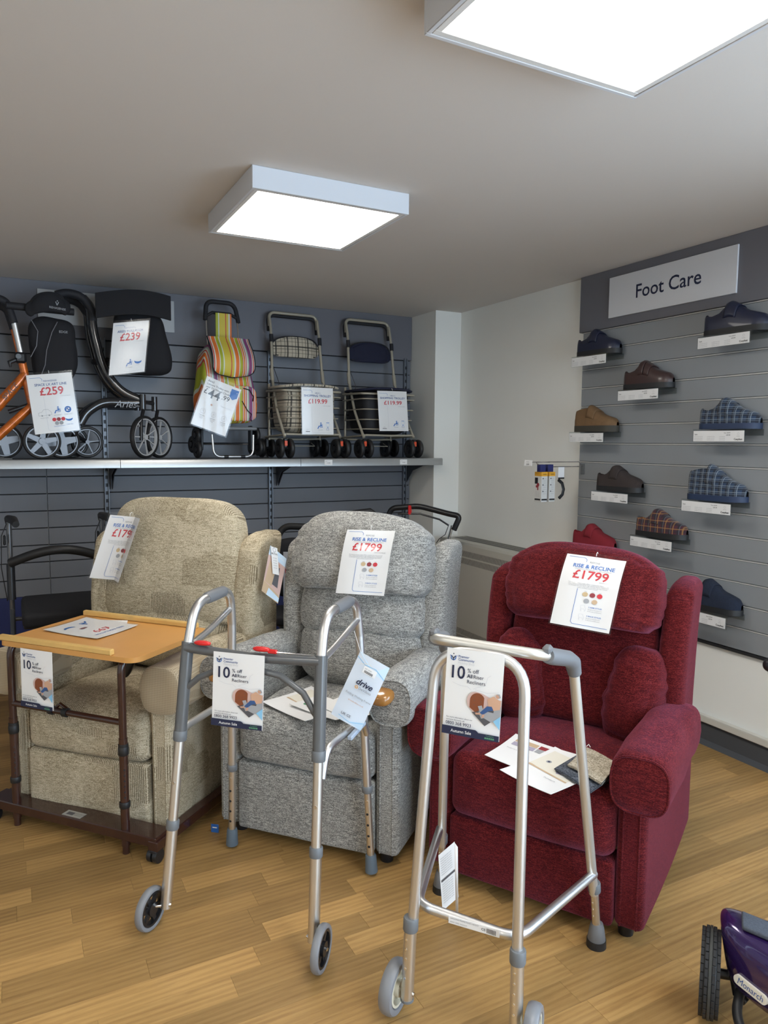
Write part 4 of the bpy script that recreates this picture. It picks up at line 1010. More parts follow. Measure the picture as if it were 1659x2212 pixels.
pk = cushion(.22, .035, .22, n=5, res=14, wr=.004); pko = moved(pk, TR(.04, -.012, .345)).build('front_pocket', st2, t)
MB().tube([(.06, -.032, .44), (.10, -.036, .43), (.125, -.034, .39), (.12, -.034, .36)], .0035, 6).build('pocket_binding', blk, pko)
MB().tube([(.05, -.034, .36), (.085, -.04, .30), (.11, -.04, .28), (.10, -.04, .25), (.11, -.04, .235)], .0025, 6).build('draw_cord', blackp, pko)
MB().tube(fillet([(-.098, .17, .60), (-.100, .19, .87), (-.088, .21, .995), (.088, .21, .995), (.108, .19, .87), (.112, .17, .60)], .05, 8), .0055, 10).build('handle_tube', chrome, t)
MB().tube(fillet([(-.106, .19, .875), (-.092, .21, .998), (.094, .21, .998), (.114, .19, .875)], .05, 8), .014, 14).build('handle_grip', blk, t)
MB().tube([(-.10, .195, .90), (-.06, .19, .925), (.06, .19, .925), (.11, .195, .90)], .010, 10).build('handle_bridge', blk, t)
MB().tube(fillet([(-.135, .0, .15), (-.128, -.01, .012), (.128, -.01, .012), (.135, .0, .15)], .05, 8), .0075, 12).build('stand_loop', alu, t)
for x in (-.05, .06): MB().tube([(x-.014, -.01, .012), (x+.014, -.01, .012)], .010, 12).build('stand_sleeve', blackp, t)
MB().box((0, .06, .19), (.32, .14, .022), .006).build('base_plate', grey_plastic, t)
for s in (-1, 1):
    a = MB().box((s*.165, .13, .13), (.018, .05, .16), .005); ao = a.build('wheel_bracket', blackp, t)
    for k in range(3):
        an = R(90+120*k+(20 if s < 0 else 0)); wheel(t, (s*.20, .13+.062*cos(an), .072+.052*sin(an)+.0245), (1, .1, 0), .055, .026, rubber, blackp, 4, rim=.55)
MB().tube([(-.17, .13, .09), (.17, .13, .09)], .005, 8).build('axle', chrome, t)

# black rollator
def spoke_wheel(parent, c, axis, r, m_hub, n=6, w=.03, sp=.008, rim=.80): return wheel(parent, c, axis, r, w, rubber, m_hub, n, rim=rim, sp_w=sp, hub_w=w*.8, deep=.3, hub_s=.42)
car = mat('carbon_black_frame', (.022, .022, .024), .16, 0, coat=.6)
silver_hub = mat('silver_hub', (.13, .13, .135), .38, .8); silver_rim = mat('silver_rim', (.62, .62, .62), .35, .3)
t = thing('black_rollator', 'black curved frame rollator with large thin-spoked wheels and black bag', 'rollator', (.615, 4.60, SZ), 0)
for y in (.0, .20):
    MB().tube(fillet([(-.20, y, .93), (-.155, y, .88), (-.15, y, .75), (-.10, y, .53), (-.01, y, .40), (.125, y-.01, .345)], .09, 8), .021, 16, flat=1.25).build('front_tube', car, t)
    MB().tube(fillet([(-.235, y, .205), (-.20, y, .27), (-.11, y, .335), (.125, y-.01, .335)], .07, 8), .023, 16, flat=1.2).build('lower_tube', car, t)
    MB().tube([(.115, y-.04, .295), (.115, y-.04, .385)], .018, 16).build('head_sleeve', car, t)
    MB().tube([(-.235, y, .22), (-.26, y, .14), (-.19, y+.12*(y == 0), .10)], .012, 10).build('rear_fork', blackp, t)
    MB().tube(fillet([(-.34, y, .93), (-.28, y, .95), (-.20, y, .935), (-.15, y, .86), (-.148, y, .80)], .05, 6), .024, 14).build('push_handle', blk, t)
MB().tube([(.115, -.04, .34), (.20, .09, .34)], .014, 10).build('front_cross', car, t)
MB().tube([(.205, .09, .29), (.205, .09, .38)], .018, 16).build('head_sleeve', car, t)
for c, ax in (((.112, -.10, .129), (1, -.9, 0)), ((.215, .02, .129), (1, -.9, 0))):
    w_ = spoke_wheel(t, c, (.70, -.71, 0), .127, silver_rim, 7, .030, .0045, .86)
    MB().tube([(c[0], c[1]+.03, .29), (c[0]-.025, c[1]-.03, .22), (c[0]-.025, c[1]-.03, .11)], .011, 10).build('front_fork', blackp, t)
spoke_wheel(t, (-.19, .10, .098), (.2, -1, 0), .096, silver_hub, 5, .03, .006, .80)
spoke_wheel(t, (-.27, .14, .098), (.2, -1, 0), .096, silver_hub, 5, .03, .006, .80)
bg = cushion(.30, .26, .38, n=4, res=18, wr=.012, fn=lambda q, p: (q.x+.03*p[2]*-1+.02, q.y, q.z), wscale=(9, 9, 9)); moved(bg, TR(.12, .08, .70)).build('bag', black_fab, t)
bb_ = MB(); vs = []; fs = []
for j in range(21):
    a = j/20; x = -.14+.42*a; y = -.10-.03*sin(pi*a); zc = .875+.035*sin(pi*a*.8)
    for (dz, dy) in ((-.07, 0), (.07, 0), (.07, .02), (-.07, .02)): vs.append((x, y+dy, zc+dz))
for j in range(20):
    for q in range(4): fs.append((j*4+q, j*4+(q+1) % 4, j*4+4+(q+1) % 4, j*4+4+q))
fs += [(0, 1, 2, 3), (83, 82, 81, 80)]
bb_.add(vs, fs).build('backrest_strap', black_fab, t)
seat = cushion(.30, .22, .035, n=4, res=8); moved(seat, TR(0, .12, .58)).build('seat', black_fab, t)
MB().tube([(-.15, -.01, .30), (-.05, -.02, .31), (.08, -.03, .315)], .003, 6).build('brake_cable', blackp, t)
draw([('t', 'Aries', -.055, .0, .058, 'silver', 'L', 0, .35), ('t', 'integrity', .06, -.006, .018, 'silver', 'L', .02)], lambda u, v, n: Vector((.01+u, -.030-n, .322+v)), t, 'lettering')

# orange rollator
org = mat('orange_swirl_frame', (.55, .13, .015), .3, .3, noise_amt=.7, nscale=38, coat=.5)
t = thing('orange_rollator', 'orange patterned frame rollator with black seat bag at the shelf left end', 'rollator', (.11, 4.50, SZ), 0)
MB().tube([(-.055, 0, .75), (-.02, 0, .54)], .016, 14).build('silver_tube', alu, t)
MB().tube(fillet([(-.022, 0, .53), (.012, 0, .32), (.05, -.01, .20), (.06, -.02, .16)], .06), .021, 14).build('front_tube', org, t)
dm = MB().tube([(-.005, 0, .47), (-.16, .0, .28)], [.026, .030], 14).build('diagonal_tube', org, t)
draw([('t', 'SPACE', -.075, 0, .038, 'darkgrey', 'L', 0, .25)], lambda u, v, n: Vector((-.075, -.032, .382))+Vector((.632*u-.775*v, -n, .775*u+.632*v)), dm, 'lettering')
MB().tube([(.02, 0, .30), (-.16, .0, .12)], .024, 14).build('lower_tube', org, t)
MB().tube([(-.10, .0, .26), (.0, .0, .30)], .012, 10).build('link', blackp, t)
MB().box((-.03, -.01, .555), (.06, .05, .06), .012).build('clamp', blackp, t); MB().cyl((-.04, -.035, .56), (-.04, -.045, .56), .014, 16).build('clamp_button', grey_plastic, t)
MB().tube([(-.055, -.03, .54), (-.085, -.035, .525), (-.08, -.035, .50)], [.012, .013, .006], 10).build('clamp_lever', blackp, t)
for y in (0, .24): MB().tube(fillet([(-.20, y, .86), (-.13, y, .87), (-.085, y, .85), (-.055, y, .74)], .04, 6), .021, 14).build('push_handle', blk, t)
MB().tube([(-.055, .24, .75), (.02, .24, .30), (.1, .22, .16)], .018, 12).build('rear_tube', org, t)
bs = cushion(.23, .05, .11, n=2.6, res=14, fn=lambda q, p: (q.x, q.y+.02*p[0]**2, q.z+.03*(1-p[0]**2)+.12*q.x)); bo = moved(bs, TR(.115, -.06, .83)).build('backrest', black_fab, t)
draw([('t', 'REHASENSE', 0, 0, .016, 'silver', 'C', .02), ('l', [(-.008, .034), (-.002, .016), (.006, .034)], .004, 'silver'), ('c', 0, .04, .003, 'silver')], lambda u, v, n: Vector((.16+u, -.0885-n, .825+v-.1*u)), bo, 'lettering')
MB().tube([(-.09, -.02, .83), (.25, .02, .83)], .02, 12).build('bar', blk, t)
bg = cushion(.24, .16, .38, n=3.4, res=20, wr=.014, wscale=(8, 8, 8), fn=lambda q, p: (q.x*(1+.12*p[2])+.012, q.y, q.z)); bo = moved(bg, TR(.125, .05, .60)).build('bag', black_fab, t)
for p in ([(.03, -.034, .76), (.06, -.046, .70), (.05, -.048, .62), (.02, -.04, .56)], [(.16, -.036, .76), (.13, -.046, .70), (.10, -.048, .60), (.09, -.046, .52), (.06, -.04, .44)]): MB().tube(p, .0018, 6).build('reflective_piping', mat('grey_piping', (.2, .2, .22), .5), bo)
draw([('t', 'EDGE', 0, 0, .018, 'silver', 'L', .01)], lambda u, v, n: Vector((.165+u, -.052-n, .705+v)), bo, 'lettering')
wheel(t, (.06, -.04, .10), (.12, -1, 0), .099, .034, rubber, silver_hub, 5, rim=.84, sp_w=.022, hub_w=.034, deep=.5, hub_s=.6)
wheel(t, (.17, .10, .10), (.12, -1, 0), .099, .034, rubber, silver_hub, 4, rim=.84, sp_w=.03, hub_w=.034, deep=.5)
wheel(t, (-.13, .08, .10), (.1, -1, 0), .099, .034, rubber, silver_hub, 4, rim=.84, sp_w=.03, hub_w=.034, deep=.5)
MB().tube([(.055, -.02, .18), (.06, .015, .12), (.06, -.03, .10)], .012, 10).build('front_fork', blackp, t)
t = thing('flat_pack_board', 'flat dark boards lying on the shelf under the orange rollator', 'boards', (-.27, 4.425, SZ))
MB().box((.08, .055, .004), (.42, .10, .006), .001).build('board', mat('dark_board', (.10, .095, .09), .4), t); MB().box((.06, .055, .011), (.38, .09, .005), .001).build('board', mat('dark_board_2', (.05, .05, .05), .3), t)

# ------------------------------------------------------------------ shoe wall
def shoe(name, label, y, z, up, sole, lining, L=.285, ht=1.12, kind='shoe', sole_t=.022, strapm=None, x=2.892, rz=-82, boot=False, heel=False, straps=1):
    t = thing(name, label, 'slipper' if 'slipper' in name else 'shoe', (x, y, z), rz, 'footwear on the right wall')
    # local: +x heel -> toe, width y
    ht *= 1.05
    def hw(s): return (.030+.016*math.sin(min(1, s/.72)*pi*.5)**1.2*1)*(1 if s < .78 else math.sqrt(max(0, 1-((s-.78)/.225)**2)))*(1 if s > .12 else math.sqrt(max(.02, 1-((.12-s)/.125)**2)))
    def top(s):
        pts = [(0, .060), (.05, .067), (.14, .061), (.26, .070), (.36, .094), (.44, .101), (.55, .084), (.68, .063), (.82, .052), (.93, .043), (1, .022)]
        if boot: pts = [(0, .075), (.05, .096), (.16, .106), (.28, .112), (.38, .112), (.48, .098), (.58, .080), (.70, .062), (.82, .052), (.93, .043), (1, .022)]
        for (a, b), (c, d) in zip(pts[:-1], pts[1:]):
            if s <= c: return (b+(d-b)*(s-a)/(c-a))*ht
        return pts[-1][1]*ht
    ns, na = 34, 22; mb = MB(); vs = []; fs = []; mi = []
    for i in range(ns+1):
        s = i/ns; w = hw(s); h = top(s)
        for j in range(na+1):
            a = pi*j/na; yy = w*math.copysign(abs(cos(a))**.65, cos(a)); zz = h*sin(a)**.75
            ankle = boot*.75 if s < .35 else 0
            if zz > .04 and ankle: yy *= .9
            if .03 < s < (.33 if not boot else .36) and .33*pi < a < .67*pi:
                rim = h*sin(.33*pi)**.75; dd = min(1, (s-.03)/.06, ((.33 if not boot else .36)-s)/.05)*min(1, (a-.33*pi)/(.05*pi), (.67*pi-a)/(.05*pi))
                zz = zz*(1-dd)+(h*.35)*dd
            vs.append((s*L, yy, sole_t+zz))
    for i in range(ns):
        for j in range(na):
            a = i*(na+1)+j; s = (i+.5)/ns; ang = pi*(j+.5)/na
            fs.append((a, a+1, a+na+2, a+na+1)); mi.append(1 if (.05 < s < (.31 if not boot else .34) and .35*pi < ang < .65*pi) else 0)
    o = mb.add(vs, fs); mb.m = mi; o = mb.build('upper', [up, lining], t, sharp=75)
    # sole following the outline
    poly = [(s/20*L, hw(s/20)+.004) for s in range(21)]; poly = [(-.004, 0)]+poly+[(L+.005, 0)]+[(a, -b) for a, b in poly[::-1]]
    MB().prism(poly, 0, sole_t+.004).build('sole', sole, t, sharp=50)
    if heel: MB().prism([(a, b) for a, b in poly if a < L*.30]+[(L*.30, -.03)], -.001, .006).build('heel', sole, t)
    sm = strapm or up
    for q in range(straps):
        s0 = (.42, .54)[q] if straps > 1 else .46; mb = MB(); vs = []; fs = []
        wd = .055 if straps > 1 else .095
        for i in range(7):
            for j in range(19):
                a = pi*(.10+.80*j/18); s = s0+wd*(i/6*2-1)-.08*(a/pi-.5)+.02; w = hw(s); h = top(s)
                vs.append((s*L, (w+.003)*math.copysign(abs(cos(a))**.65, cos(a)), sole_t+(h+.0035)*sin(a)**.75))
        for i in range(6):
            for j in range(18): a = i*19+j; fs.append((a, a+1, a+20, a+19))
        so = mb.add(vs, fs).build('strap', sm, t, sharp=75)
        md = so.modifiers.new('thick', 'SOLIDIFY'); md.thickness = .003; md.offset = 0
    return t
leather_navy = mat('navy_leather', (.012, .016, .040), .38, coat=.15); leather_brown = mat('brown_leather', (.050, .026, .024), .34, coat=.2)
nubuck = mat('tan_nubuck', (.17, .095, .042), .8, noise_amt=.2, nscale=60); felt_navy = mat('navy_felt', (.010, .016, .034), .95, bump=.6, noise_amt=.5, nscale=160)
felt_brown = mat('dark_brown_felt', (.038, .028, .026), .95, bump=.4); red_felt = mat('red_felt', (.22, .012, .022), .9)
sole_black = mat('black_sole', (.014, .014, .015), .55); sole_navy = mat('navy_sole', (.018, .035, .085), .55); sole_tan = mat('cleated_dark_sole', (.045, .040, .030), .7)
lin_dark = mat('dark_lining', (.02, .02, .024), .9); lin_pale = mat('pale_lining', (.42, .38, .30), .9)
pl_blue = plaid('blue_tartan', (.018, .040, .085), [(0, .034, 0, .012, (.010, .014, .028), .9), (2, .028, .0, .010, (.010, .014, .028), .8), (0, .034, .019, .0035, (.20, .24, .28), .8), (0, .034, .025, .0018, (.20, .24, .28), .55), (2, .028, .013, .003, (.20, .24, .28), .7), (2, .028, .021, .0018, (.20, .24, .28), .55)])
pl_wine = plaid('wine_tartan', (.060, .012, .022), [(0, .042, 0, .012, (.016, .014, .020), .85), (2, .034, 0, .012, (.016, .014, .020), .6), (0, .042, .022, .005, (.36, .18, .05), .6), (2, .034, .018, .004, (.36, .18, .05), .6), (0, .042, .034, .003, (.14, .15, .17), .6)])
SX = 2.850
def shoe_shelf(yl, z, label, w=.275, depth=.120):
    """clear shelf; yl = end of the ticket strip farther from the camera, z = plate height"""
    t = thing('acrylic_shoe_shelf', label, 'shoe shelf', (SX, yl, z), 0, 'clear shoe shelves on the right wall')
    MB().box((depth/2-.003, -w/2, -.0015), (depth, w, .003)).build('plate', acrylic, t)
    MB().box((-.0015, -w/2, -.028), (.003, w, .058)).build('front_lip', acrylic, t)
    MB().box((depth-.002, -w/2, -.014), (.003, w, .028)).build('back_hook', acrylic, t)
    q = MB().box((-.0042, -w/2+.001, -.031), (.0008, w-.012, .048)).build('ticket', paper, t)
    fn = lambda u, v, n: Vector((-.0046-n, -u, -.055+v))
    I = [('t', 'Style', .012, .032, .008, 'darkgrey', 'L', .02), ('t', 'from £49.99', w-.075, .038, .0065, 'darkgrey', 'R', .02), ('t', '£59.99', w-.075, .028, .0075, 'darkgrey', 'R', .02), ('t', 'Cosyfeet', w-.035, .010, .0115, 'black', 'C', .03), ('l', ring_pts(w-.035, .034, .005, n=8), .0006, 'silver'), ('t', 'SUPPLIER', w-.035, .023, .004, 'grey', 'C')]
    for k in range(3): I += [('t', 'Extra roomy and soft', .012, .022-.0075*k, .0052, 'silver'), ('t', 'washable seam free', .08, .022-.0075*k, .0052, 'silver'), ('t', 'touch fastening', .145, .022-.0075*k, .0048, 'silver')]
    draw(I, fn, t)
P_ = 'clear shelf with price ticket under the '
rows = [ # shoe name, label, far end Y, plate z, builder kwargs
 ('velcro_shoe', 'navy strap shoe at the far top left of the shoe wall', 3.195, 1.937, dict(up=leather_navy, sole=sole_black, lining=lin_dark), 'topmost navy strap shoe at far left'),
 ('velcro_shoe', 'navy leather strap shoe cut by the right edge, topmost right', 2.352, 1.945, dict(up=leather_navy, sole=sole_black, lining=lin_dark, L=.30, ht=1.15), 'navy shoe at the right edge, top'),
 ('velcro_shoe', 'dark brown leather shoe with two straps on the second shelf down', 2.835, 1.732, dict(up=leather_brown, sole=sole_black, lining=lin_dark, straps=2, heel=True), 'dark brown two-strap shoe'),
 ('ankle_boot', 'tan nubuck ankle boot with thick cleated sole', 3.195, 1.517, dict(up=nubuck, sole=sole_tan, lining=lin_dark, boot=True, ht=.98, sole_t=.030), 'tan ankle boot'),
 ('slipper', 'blue tartan low slipper with navy sole near the right edge', 2.352, 1.521, dict(up=pl_blue, sole=sole_navy, lining=lin_dark, ht=1.12), 'low blue tartan slipper'),
 ('slipper', 'plain dark brown felt slipper right of the hanging packets', 3.005, 1.198, dict(up=felt_brown, sole=sole_black, lining=lin_pale, ht=1.08), 'dark brown felt slipper'),
 ('slipper_boot', 'high blue tartan slipper boot with navy sole', 2.400, 1.193, dict(up=pl_blue, sole=sole_navy, lining=lin_dark, boot=True, ht=1.22), 'high blue tartan slipper boot'),
 ('slipper', 'wine and gold tartan slipper above the red recliner', 2.712, .985, dict(up=pl_wine, sole=sole_black, lining=lin_pale), 'wine tartan slipper'),
 ('slipper', 'black navy felt slipper, lowest on the shoe wall beside the red recliner', 2.395, .677, dict(up=felt_navy, sole=sole_black, lining=lin_dark, ht=1.15), 'lowest black navy slipper'),
 ('slipper', 'red felt slipper peeking over the red recliner back', 3.18, .862, dict(up=red_felt, sole=sole_black, lining=lin_pale, ht=1.1), 'red felt slipper'),
]
for nm, lb, yl, z, kw, sl_ in rows:
    shoe_shelf(yl, z, P_+sl_)
    shoe(nm, lb, yl-.004, z+.0005, **kw)

# prong with hanging packets
t = thing('display_hook', 'double wire display hook with white price flag, left end of shoe wall', 'display hook', (XR-.006, 3.205, 1.325))
MB().box((-.004, .0, -.02), (.004, .03, .06), .002).build('hook_plate', grey_plastic, t)
MB().tube(fillet([(0, .0, -.005), (-.02, .0, .0), (-.03, 0, .022), (-.40, 0, .022)], .01), .0026, 8).build('flag_wire', chrome, t)
MB().tube([(0, 0, -.005), (-.30, 0, -.005), (-.34, 0, .012), (-.345, 0, .02)], .0030, 8).build('hook_wire', chrome, t)
q = MB(); q.v = [(-.405, -.032, .002), (-.405, .034, .002), (-.400, .034, .034), (-.400, -.032, .034)]; q.v += [(a+.001, b, c) for a, b, c in q.v]; q.f = [(0, 1, 2, 3), (7, 6, 5, 4), (0, 3, 7, 4), (1, 5, 6, 2)]; q.m = [0]*4
fo = q.build('price_flag', paper, t); draw([('t', '29.99', 0, .008, .011, 'darkgrey', 'C', .02), ('t', 'Footcare', 0, .022, .007, 'grey', 'C')], lambda u, v, n: Vector((-.4055-n, -u, .002+v)), fo)
pk_w = mat('packet_card', (.62, .62, .60), .5); pk_navy = mat('packet_navy', (.02, .025, .12), .5); pk_or = mat('packet_orange', (.72, .36, .03), .5)
for i, lb in enumerate(('front white and orange boxed packet on the display hook', 'second white and orange boxed packet on the display hook')):
    b = thing('boxed_packet', lb, 'packet', (XR-.315+.055*i, 3.205, 1.325), 0, 'boxed packets on the display hook')
    mb = MB().box((0, 0, -.118), (.042, .062, .165), .001, 0); mb.box((0, 0, -.014), (.038, .03, .045), .001, 1); mb.box((0, -.0003, -.045), (.0425, .0615, .025), .001, 2)
    mb.build('box', [pk_w, pk_navy, pk_or], b)
    draw([('t', 'insoles', .0, -.045, .009, 'black', 'C', .02), ('r', -.019, -.192, .019, -.183, 'black')]+[('t', 'soft gel pad', 0, -.07-.012*k, .005, 'grey', 'C') for k in range(8)]+[('r', -.016, -.072-.036*k, -.008, -.066-.036*k, 'darkgrey') for k in range(3)], lambda u, v, n: Vector((u, -.0314-n, v)), b)
    if i == 0: draw([('r', -.026, -.10, .0, -.065, 'black'), ('c', .002, -.105, .011, 'wine'), ('c', -.01, -.115, .007, 'wine'), ('r', -.004, -.135, .006, -.11, 'wine'), ('r', -.024, -.192, .024, -.183, 'black')]+[('t', 'comfort for tired feet', 0, -.145-.008*k, .004, 'grey', 'C') for k in range(4)], lambda u, v, n: Vector((-.0215-n, -u, v)), b, 'front_print')
b = thing('strap_packet', 'clear packet with white header and curved black strap on the display hook', 'packet', (XR-.17, 3.205, 1.320))
MB().box((0, 0, -.035), (.045, .003, .07), .001).build('header_card', paper, b)
draw([('r', -.0225, -.070, .0225, -.061, 'black')], lambda u, v, n: Vector((u, -.0016-n, v)), b)
MB().box((0, 0, -.12), (.06, .012, .12), .004).build('clear_bag', clear, b)
MB().tube([(-.02, -.002, -.075), (.008, -.002, -.095), (.020, -.002, -.13), (.012, -.002, -.16), (-.012, -.002, -.18)], .006, 10, flat=1.6).build('strap', rubber, b)

# ------------------------------------------------------------------ rollators on the floor behind the chairs
dark_tube = mat('graphite_tube', (.16, .165, .175), .28, .8)
t = thing('black_seat_rollator', 'dark rollator with black padded seat and curved backrest bar, far left', 'rollator', (.205, 4.0, 0), 0)
for s in (-1, 1):
    x = .215*s
    MB().tube([(x, .05, .05), (x, .02, .56), (x, .0, .86), (x, .0, 1.055)], .0125, 14).build('upright', dark_tube, t)
    MB().tube([(x, -.02, .66), (x, -.005, .84)], .019, 12).build('height_clamp', blackp, t)
    MB().tube([(x, .02, 1.035), (x, .01, 1.06), (x+.02, -.06, 1.06), (x+.03, -.13, 1.045)], [.015, .020, .021, .016], 12).build('hand_grip', rubber, t)
    MB().tube([(x-.01, -.02, 1.04), (x-.035, -.03, .98), (x-.04, -.02, .82), (x-.02, .0, .65)], .0025, 6).build('brake_cable', blackp, t)
    MB().box((x-.022, -.03, .96), (.012, .03, .05), .005).build('brake_lever', blackp, t)
    MB().tube([(x, .02, .60), (x, -.26, .48), (x, -.30, .14)], .0125, 12).build('front_tube', dark_tube, t)
    wheel(t, (x, -.31, .10), (1, 0, 0), .10, .032, rubber, blackp, 6, rim=.75); wheel(t, (x, .09, .10), (1, 0, 0), .10, .032, rubber, blackp, 6, rim=.75)
MB().tube([(-.215+.43*k/16, -.03-.08*sin(pi*k/16), .845+.065*sin(pi*k/16)) for k in range(17)], .023, 14).build('backrest_bar', rubber, t)
st_ = rbox(.37, .30, .075, r=.025, res=12, wr=.004); moved(st_, TR(.01, -.08, .605, 8)).build('seat_pad', black_fab, t)
MB().box((.01, -.08, .555), (.36, .26, .02), .006).build('seat_frame', blackp, t); MB().tube([(-.215, -.02, .56), (.215, -.02, .56)], .010, 10).build('cross_tube', dark_tube, t)
bk_ = cushion(.34, .18, .22, n=4, res=12); moved(bk_, TR(.01, -.12, .42)).build('basket', black_fab, t)

t = thing('folded_wheelchair', 'black folded chair frame with handle between the beige and grey recliners', 'wheelchair', (1.42, 3.75, 0), -40)
MB().tube(fillet([(-.14, 0, .55), (-.14, .0, .90), (-.10, .02, .98), (.06, .02, .98), (.11, 0, .92), (.11, 0, .55)], .06, 6), .019, 14).build('push_handle', rubber, t)
bk_ = cushion(.40, .10, .34, n=5, res=14, wr=.006); moved(bk_, TR(.02, .05, .74)).build('back_canvas', black_fab, t)
for s in (-1, 1):
    MB().tube([(.2*s, .05, .1), (.2*s, .05, .88)], .013, 12).build('upright', blackp, t)
    MB().tube([(.2*s, -.03, .10), (-.2*s, -.03, .52)], .010, 10).build('cross_brace', dark_tube, t)
    wheel(t, (.22*s, .05, .15), (1, 0, 0), .15, .03, rubber, blackp, 6, rim=.82)
st_ = cushion(.38, .30, .06, n=5, res=12); moved(st_, TR(.0, -.1, .50)).build('seat', black_fab, t)
MB().tube([(-.15, -.05, .28), (0, -.06, .25), (.15, -.05, .28)], .004, 8).build('chain', dark_tube, t)
MB().box((.11, -.012, .86), (.035, .02, .02), .003).build('yellow_tab', mat('yellow_tab', (.7, .40, .03), .5), t)

t = thing('red_black_rollator', 'rollator with black loop handle and red clip behind the grey recliner', 'rollator', (2.47, 4.12, .045), -38)
a = [(-.24, 0, .93), (-.22, .0, .955), (-.12, -.005, .975), (.06, 0, .955), (.17, 0, .935), (.20, 0, .915), (.19, 0, .86)]
MB().tube(fillet([(-.27, 0, .87), (-.255, 0, .965), (-.06, 0, .985), (.15, 0, .935), (.215, 0, .925), (.175, 0, .83)], .045, 6), .019, 14).build('loop_handle', blackp, t)
MB().box((-.12, 0, .958), (.022, .045, .062), .004).build('red_clip', red_pl, t)
MB().tube([(-.20, -.01, .93), (-.05, -.02, .935), (.08, -.015, .90), (.14, 0, .86)], .006, 8).build('brake_bar', blackp, t)
for x in (-.24, .165):
    MB().tube([(x, 0, .86), (x-.03, 0, .74)], .010, 12).build('chrome_tube', chrome, t)
    MB().tube([(x-.03, 0, .76), (x-.06, .0, .60), (x-.05, 0, .12)], .017, 12).build('red_tube', mat('red_enamel', (.30, .015, .012), .3, coat=.4), t)
    wheel(t, (x-.05, 0, .055), (1, 0, 0), .10, .03, rubber, blackp, 5)
MB().tube([(.14, -.01, .86), (.12, -.02, .80), (.08, -.01, .77), (.06, 0, .74)], .0025, 6).build('brake_cable', blackp, t)
MB().tube([(-.27, 0, .45), (.115, 0, .45)], .014, 10).build('cross_tube', blackp, t)

t = thing('dark_rollator', 'black rollator whose handle tops show above the grey recliner', 'rollator', (1.95, 4.0, .085), -15)
MB().tube([(-.17, 0, .92), (-.10, .0, .93), (.03, 0, .945), (.06, -.02, .92)], .016, 12).build('handle_bar', rubber, t)
for x in (-.15, .05):
    MB().tube([(x, 0, .92), (x, .02, -.02)], .014, 12).build('upright', blackp, t); wheel(t, (x, .0, .005), (1, 0, 0), .09, .03, rubber, blackp, 5)
MB().tube([(-.15, .01, .5), (.05, .01, .5)], .012, 10).build('cross_tube', blackp, t)

# ------------------------------------------------------------------ mobility scooter, front corner
purple = mat('purple_metallic_shell', (.030, .012, .085), .16, .35, coat=.9); pad = mat('grey_speckled_mat', (.055, .065, .085), .8, noise_amt=.6, nscale=240)
t = thing('mobility_scooter', 'dark purple mobility scooter corner with treaded black tyre at bottom right', 'scooter', (1.546, 1.146, 0), -53)
# local x along the axle (to the photo's right), local -y towards the camera
wr_, ww = .107, .044
wheel(t, (-.0, .0, wr_), (1, 0, 0), wr_-.003, ww, rubber, blackp, 5, rim=.62, name='tyre')
tr = MB()
for k in range(34):
    a = 2*pi*k/34
    for j, (dx, w_) in enumerate(((-.0185, .0085), (-.0085, .008), (.0085, .008), (.0185, .0085))):
        b = a+(.5 if j % 2 else 0)*2*pi/34; r_ = wr_-.0045-(.0045 if abs(dx) > .015 else 0)
        T = Matrix.Translation((0, 0, wr_)) @ Matrix.Rotation(b, 4, 'X') @ Matrix.Translation((dx, 0, r_))
        tr.box((0, 0, 0), (w_, .0172, .007), .0008, T=T)
tr.build('tread_blocks', mat('tread_rubber', (.011, .011, .012), .75), t)['kind'] = 'stuff'
MB().lathe([(wr_-.002, -.0035), (wr_+.0005, -.003), (wr_+.0005, .003), (wr_-.002, .0035)], 40, Matrix.Translation((0, 0, wr_)) @ Matrix.Rotation(pi/2, 4, 'Y')).build('tread_rib', mat('tread_rib', (.032, .032, .028), .7), t)
# shell: section in (y, z) swept along x, rounded left end
sec = [(.135, .13), (.130, .190), (.105, .235), (.065, .254), (.025, .260), (-.008, .256), (-.032, .240), (-.046, .212), (-.053, .175), (-.055, .140), (-.050, .112), (-.036, .100), (.03, .094), (.11, .098)]
mb = MB(); vs = []; fs = []; k = len(sec); cyy, czz = .04, .165
xs = [.024, .027, .033, .042, .055, .075, .10, .14, .19, .25, .31, .38, .42, .44, .446]; scs = [.55, .74, .86, .935, .98, 1, 1, 1, 1, 1, 1, 1, .96, .84, .6]
def nose(x): return -.78*(min(x, .20)-.055)+(.55*(x-.20) if x > .20 else 0)
for x, sc_ in zip(xs, scs):
    for (yy, zz) in sec:
        w_ = max(0, min(1, (.135-yy)/.15)); vs.append((x-.009+.02*(.262-zz)/.16, cyy+(yy-cyy)*sc_+nose(x)*w_, czz+.035*(1-sc_)+(zz-czz)*sc_))
for i in range(len(xs)-1):
    for j in range(k): a_ = i*k+j; b_ = i*k+(j+1) % k; fs.append((a_, b_, b_+k, a_+k))
fs.append(tuple(range(k))[::-1]); fs.append(tuple((len(xs)-1)*k+j for j in range(k)))
sh = mb.add(vs, fs).build('front_shell', purple, t, sharp=180)
md = sh.modifiers.new('s', 'SUBSURF'); md.levels = 2; md.render_levels = 2
wheel(t, (.50, .0, .107), (1, 0, 0), .107, .044, rubber, blackp, 5, rim=.62, name='tyre')
pm = rbox(.085, .075, .012, r=.005, res=14, fn=lambda q, p: (q.x, q.y-.35*q.x, q.z)); moved(pm, TR(.108, -.004, .2625, -4)).build('foot_mat', pad, t)
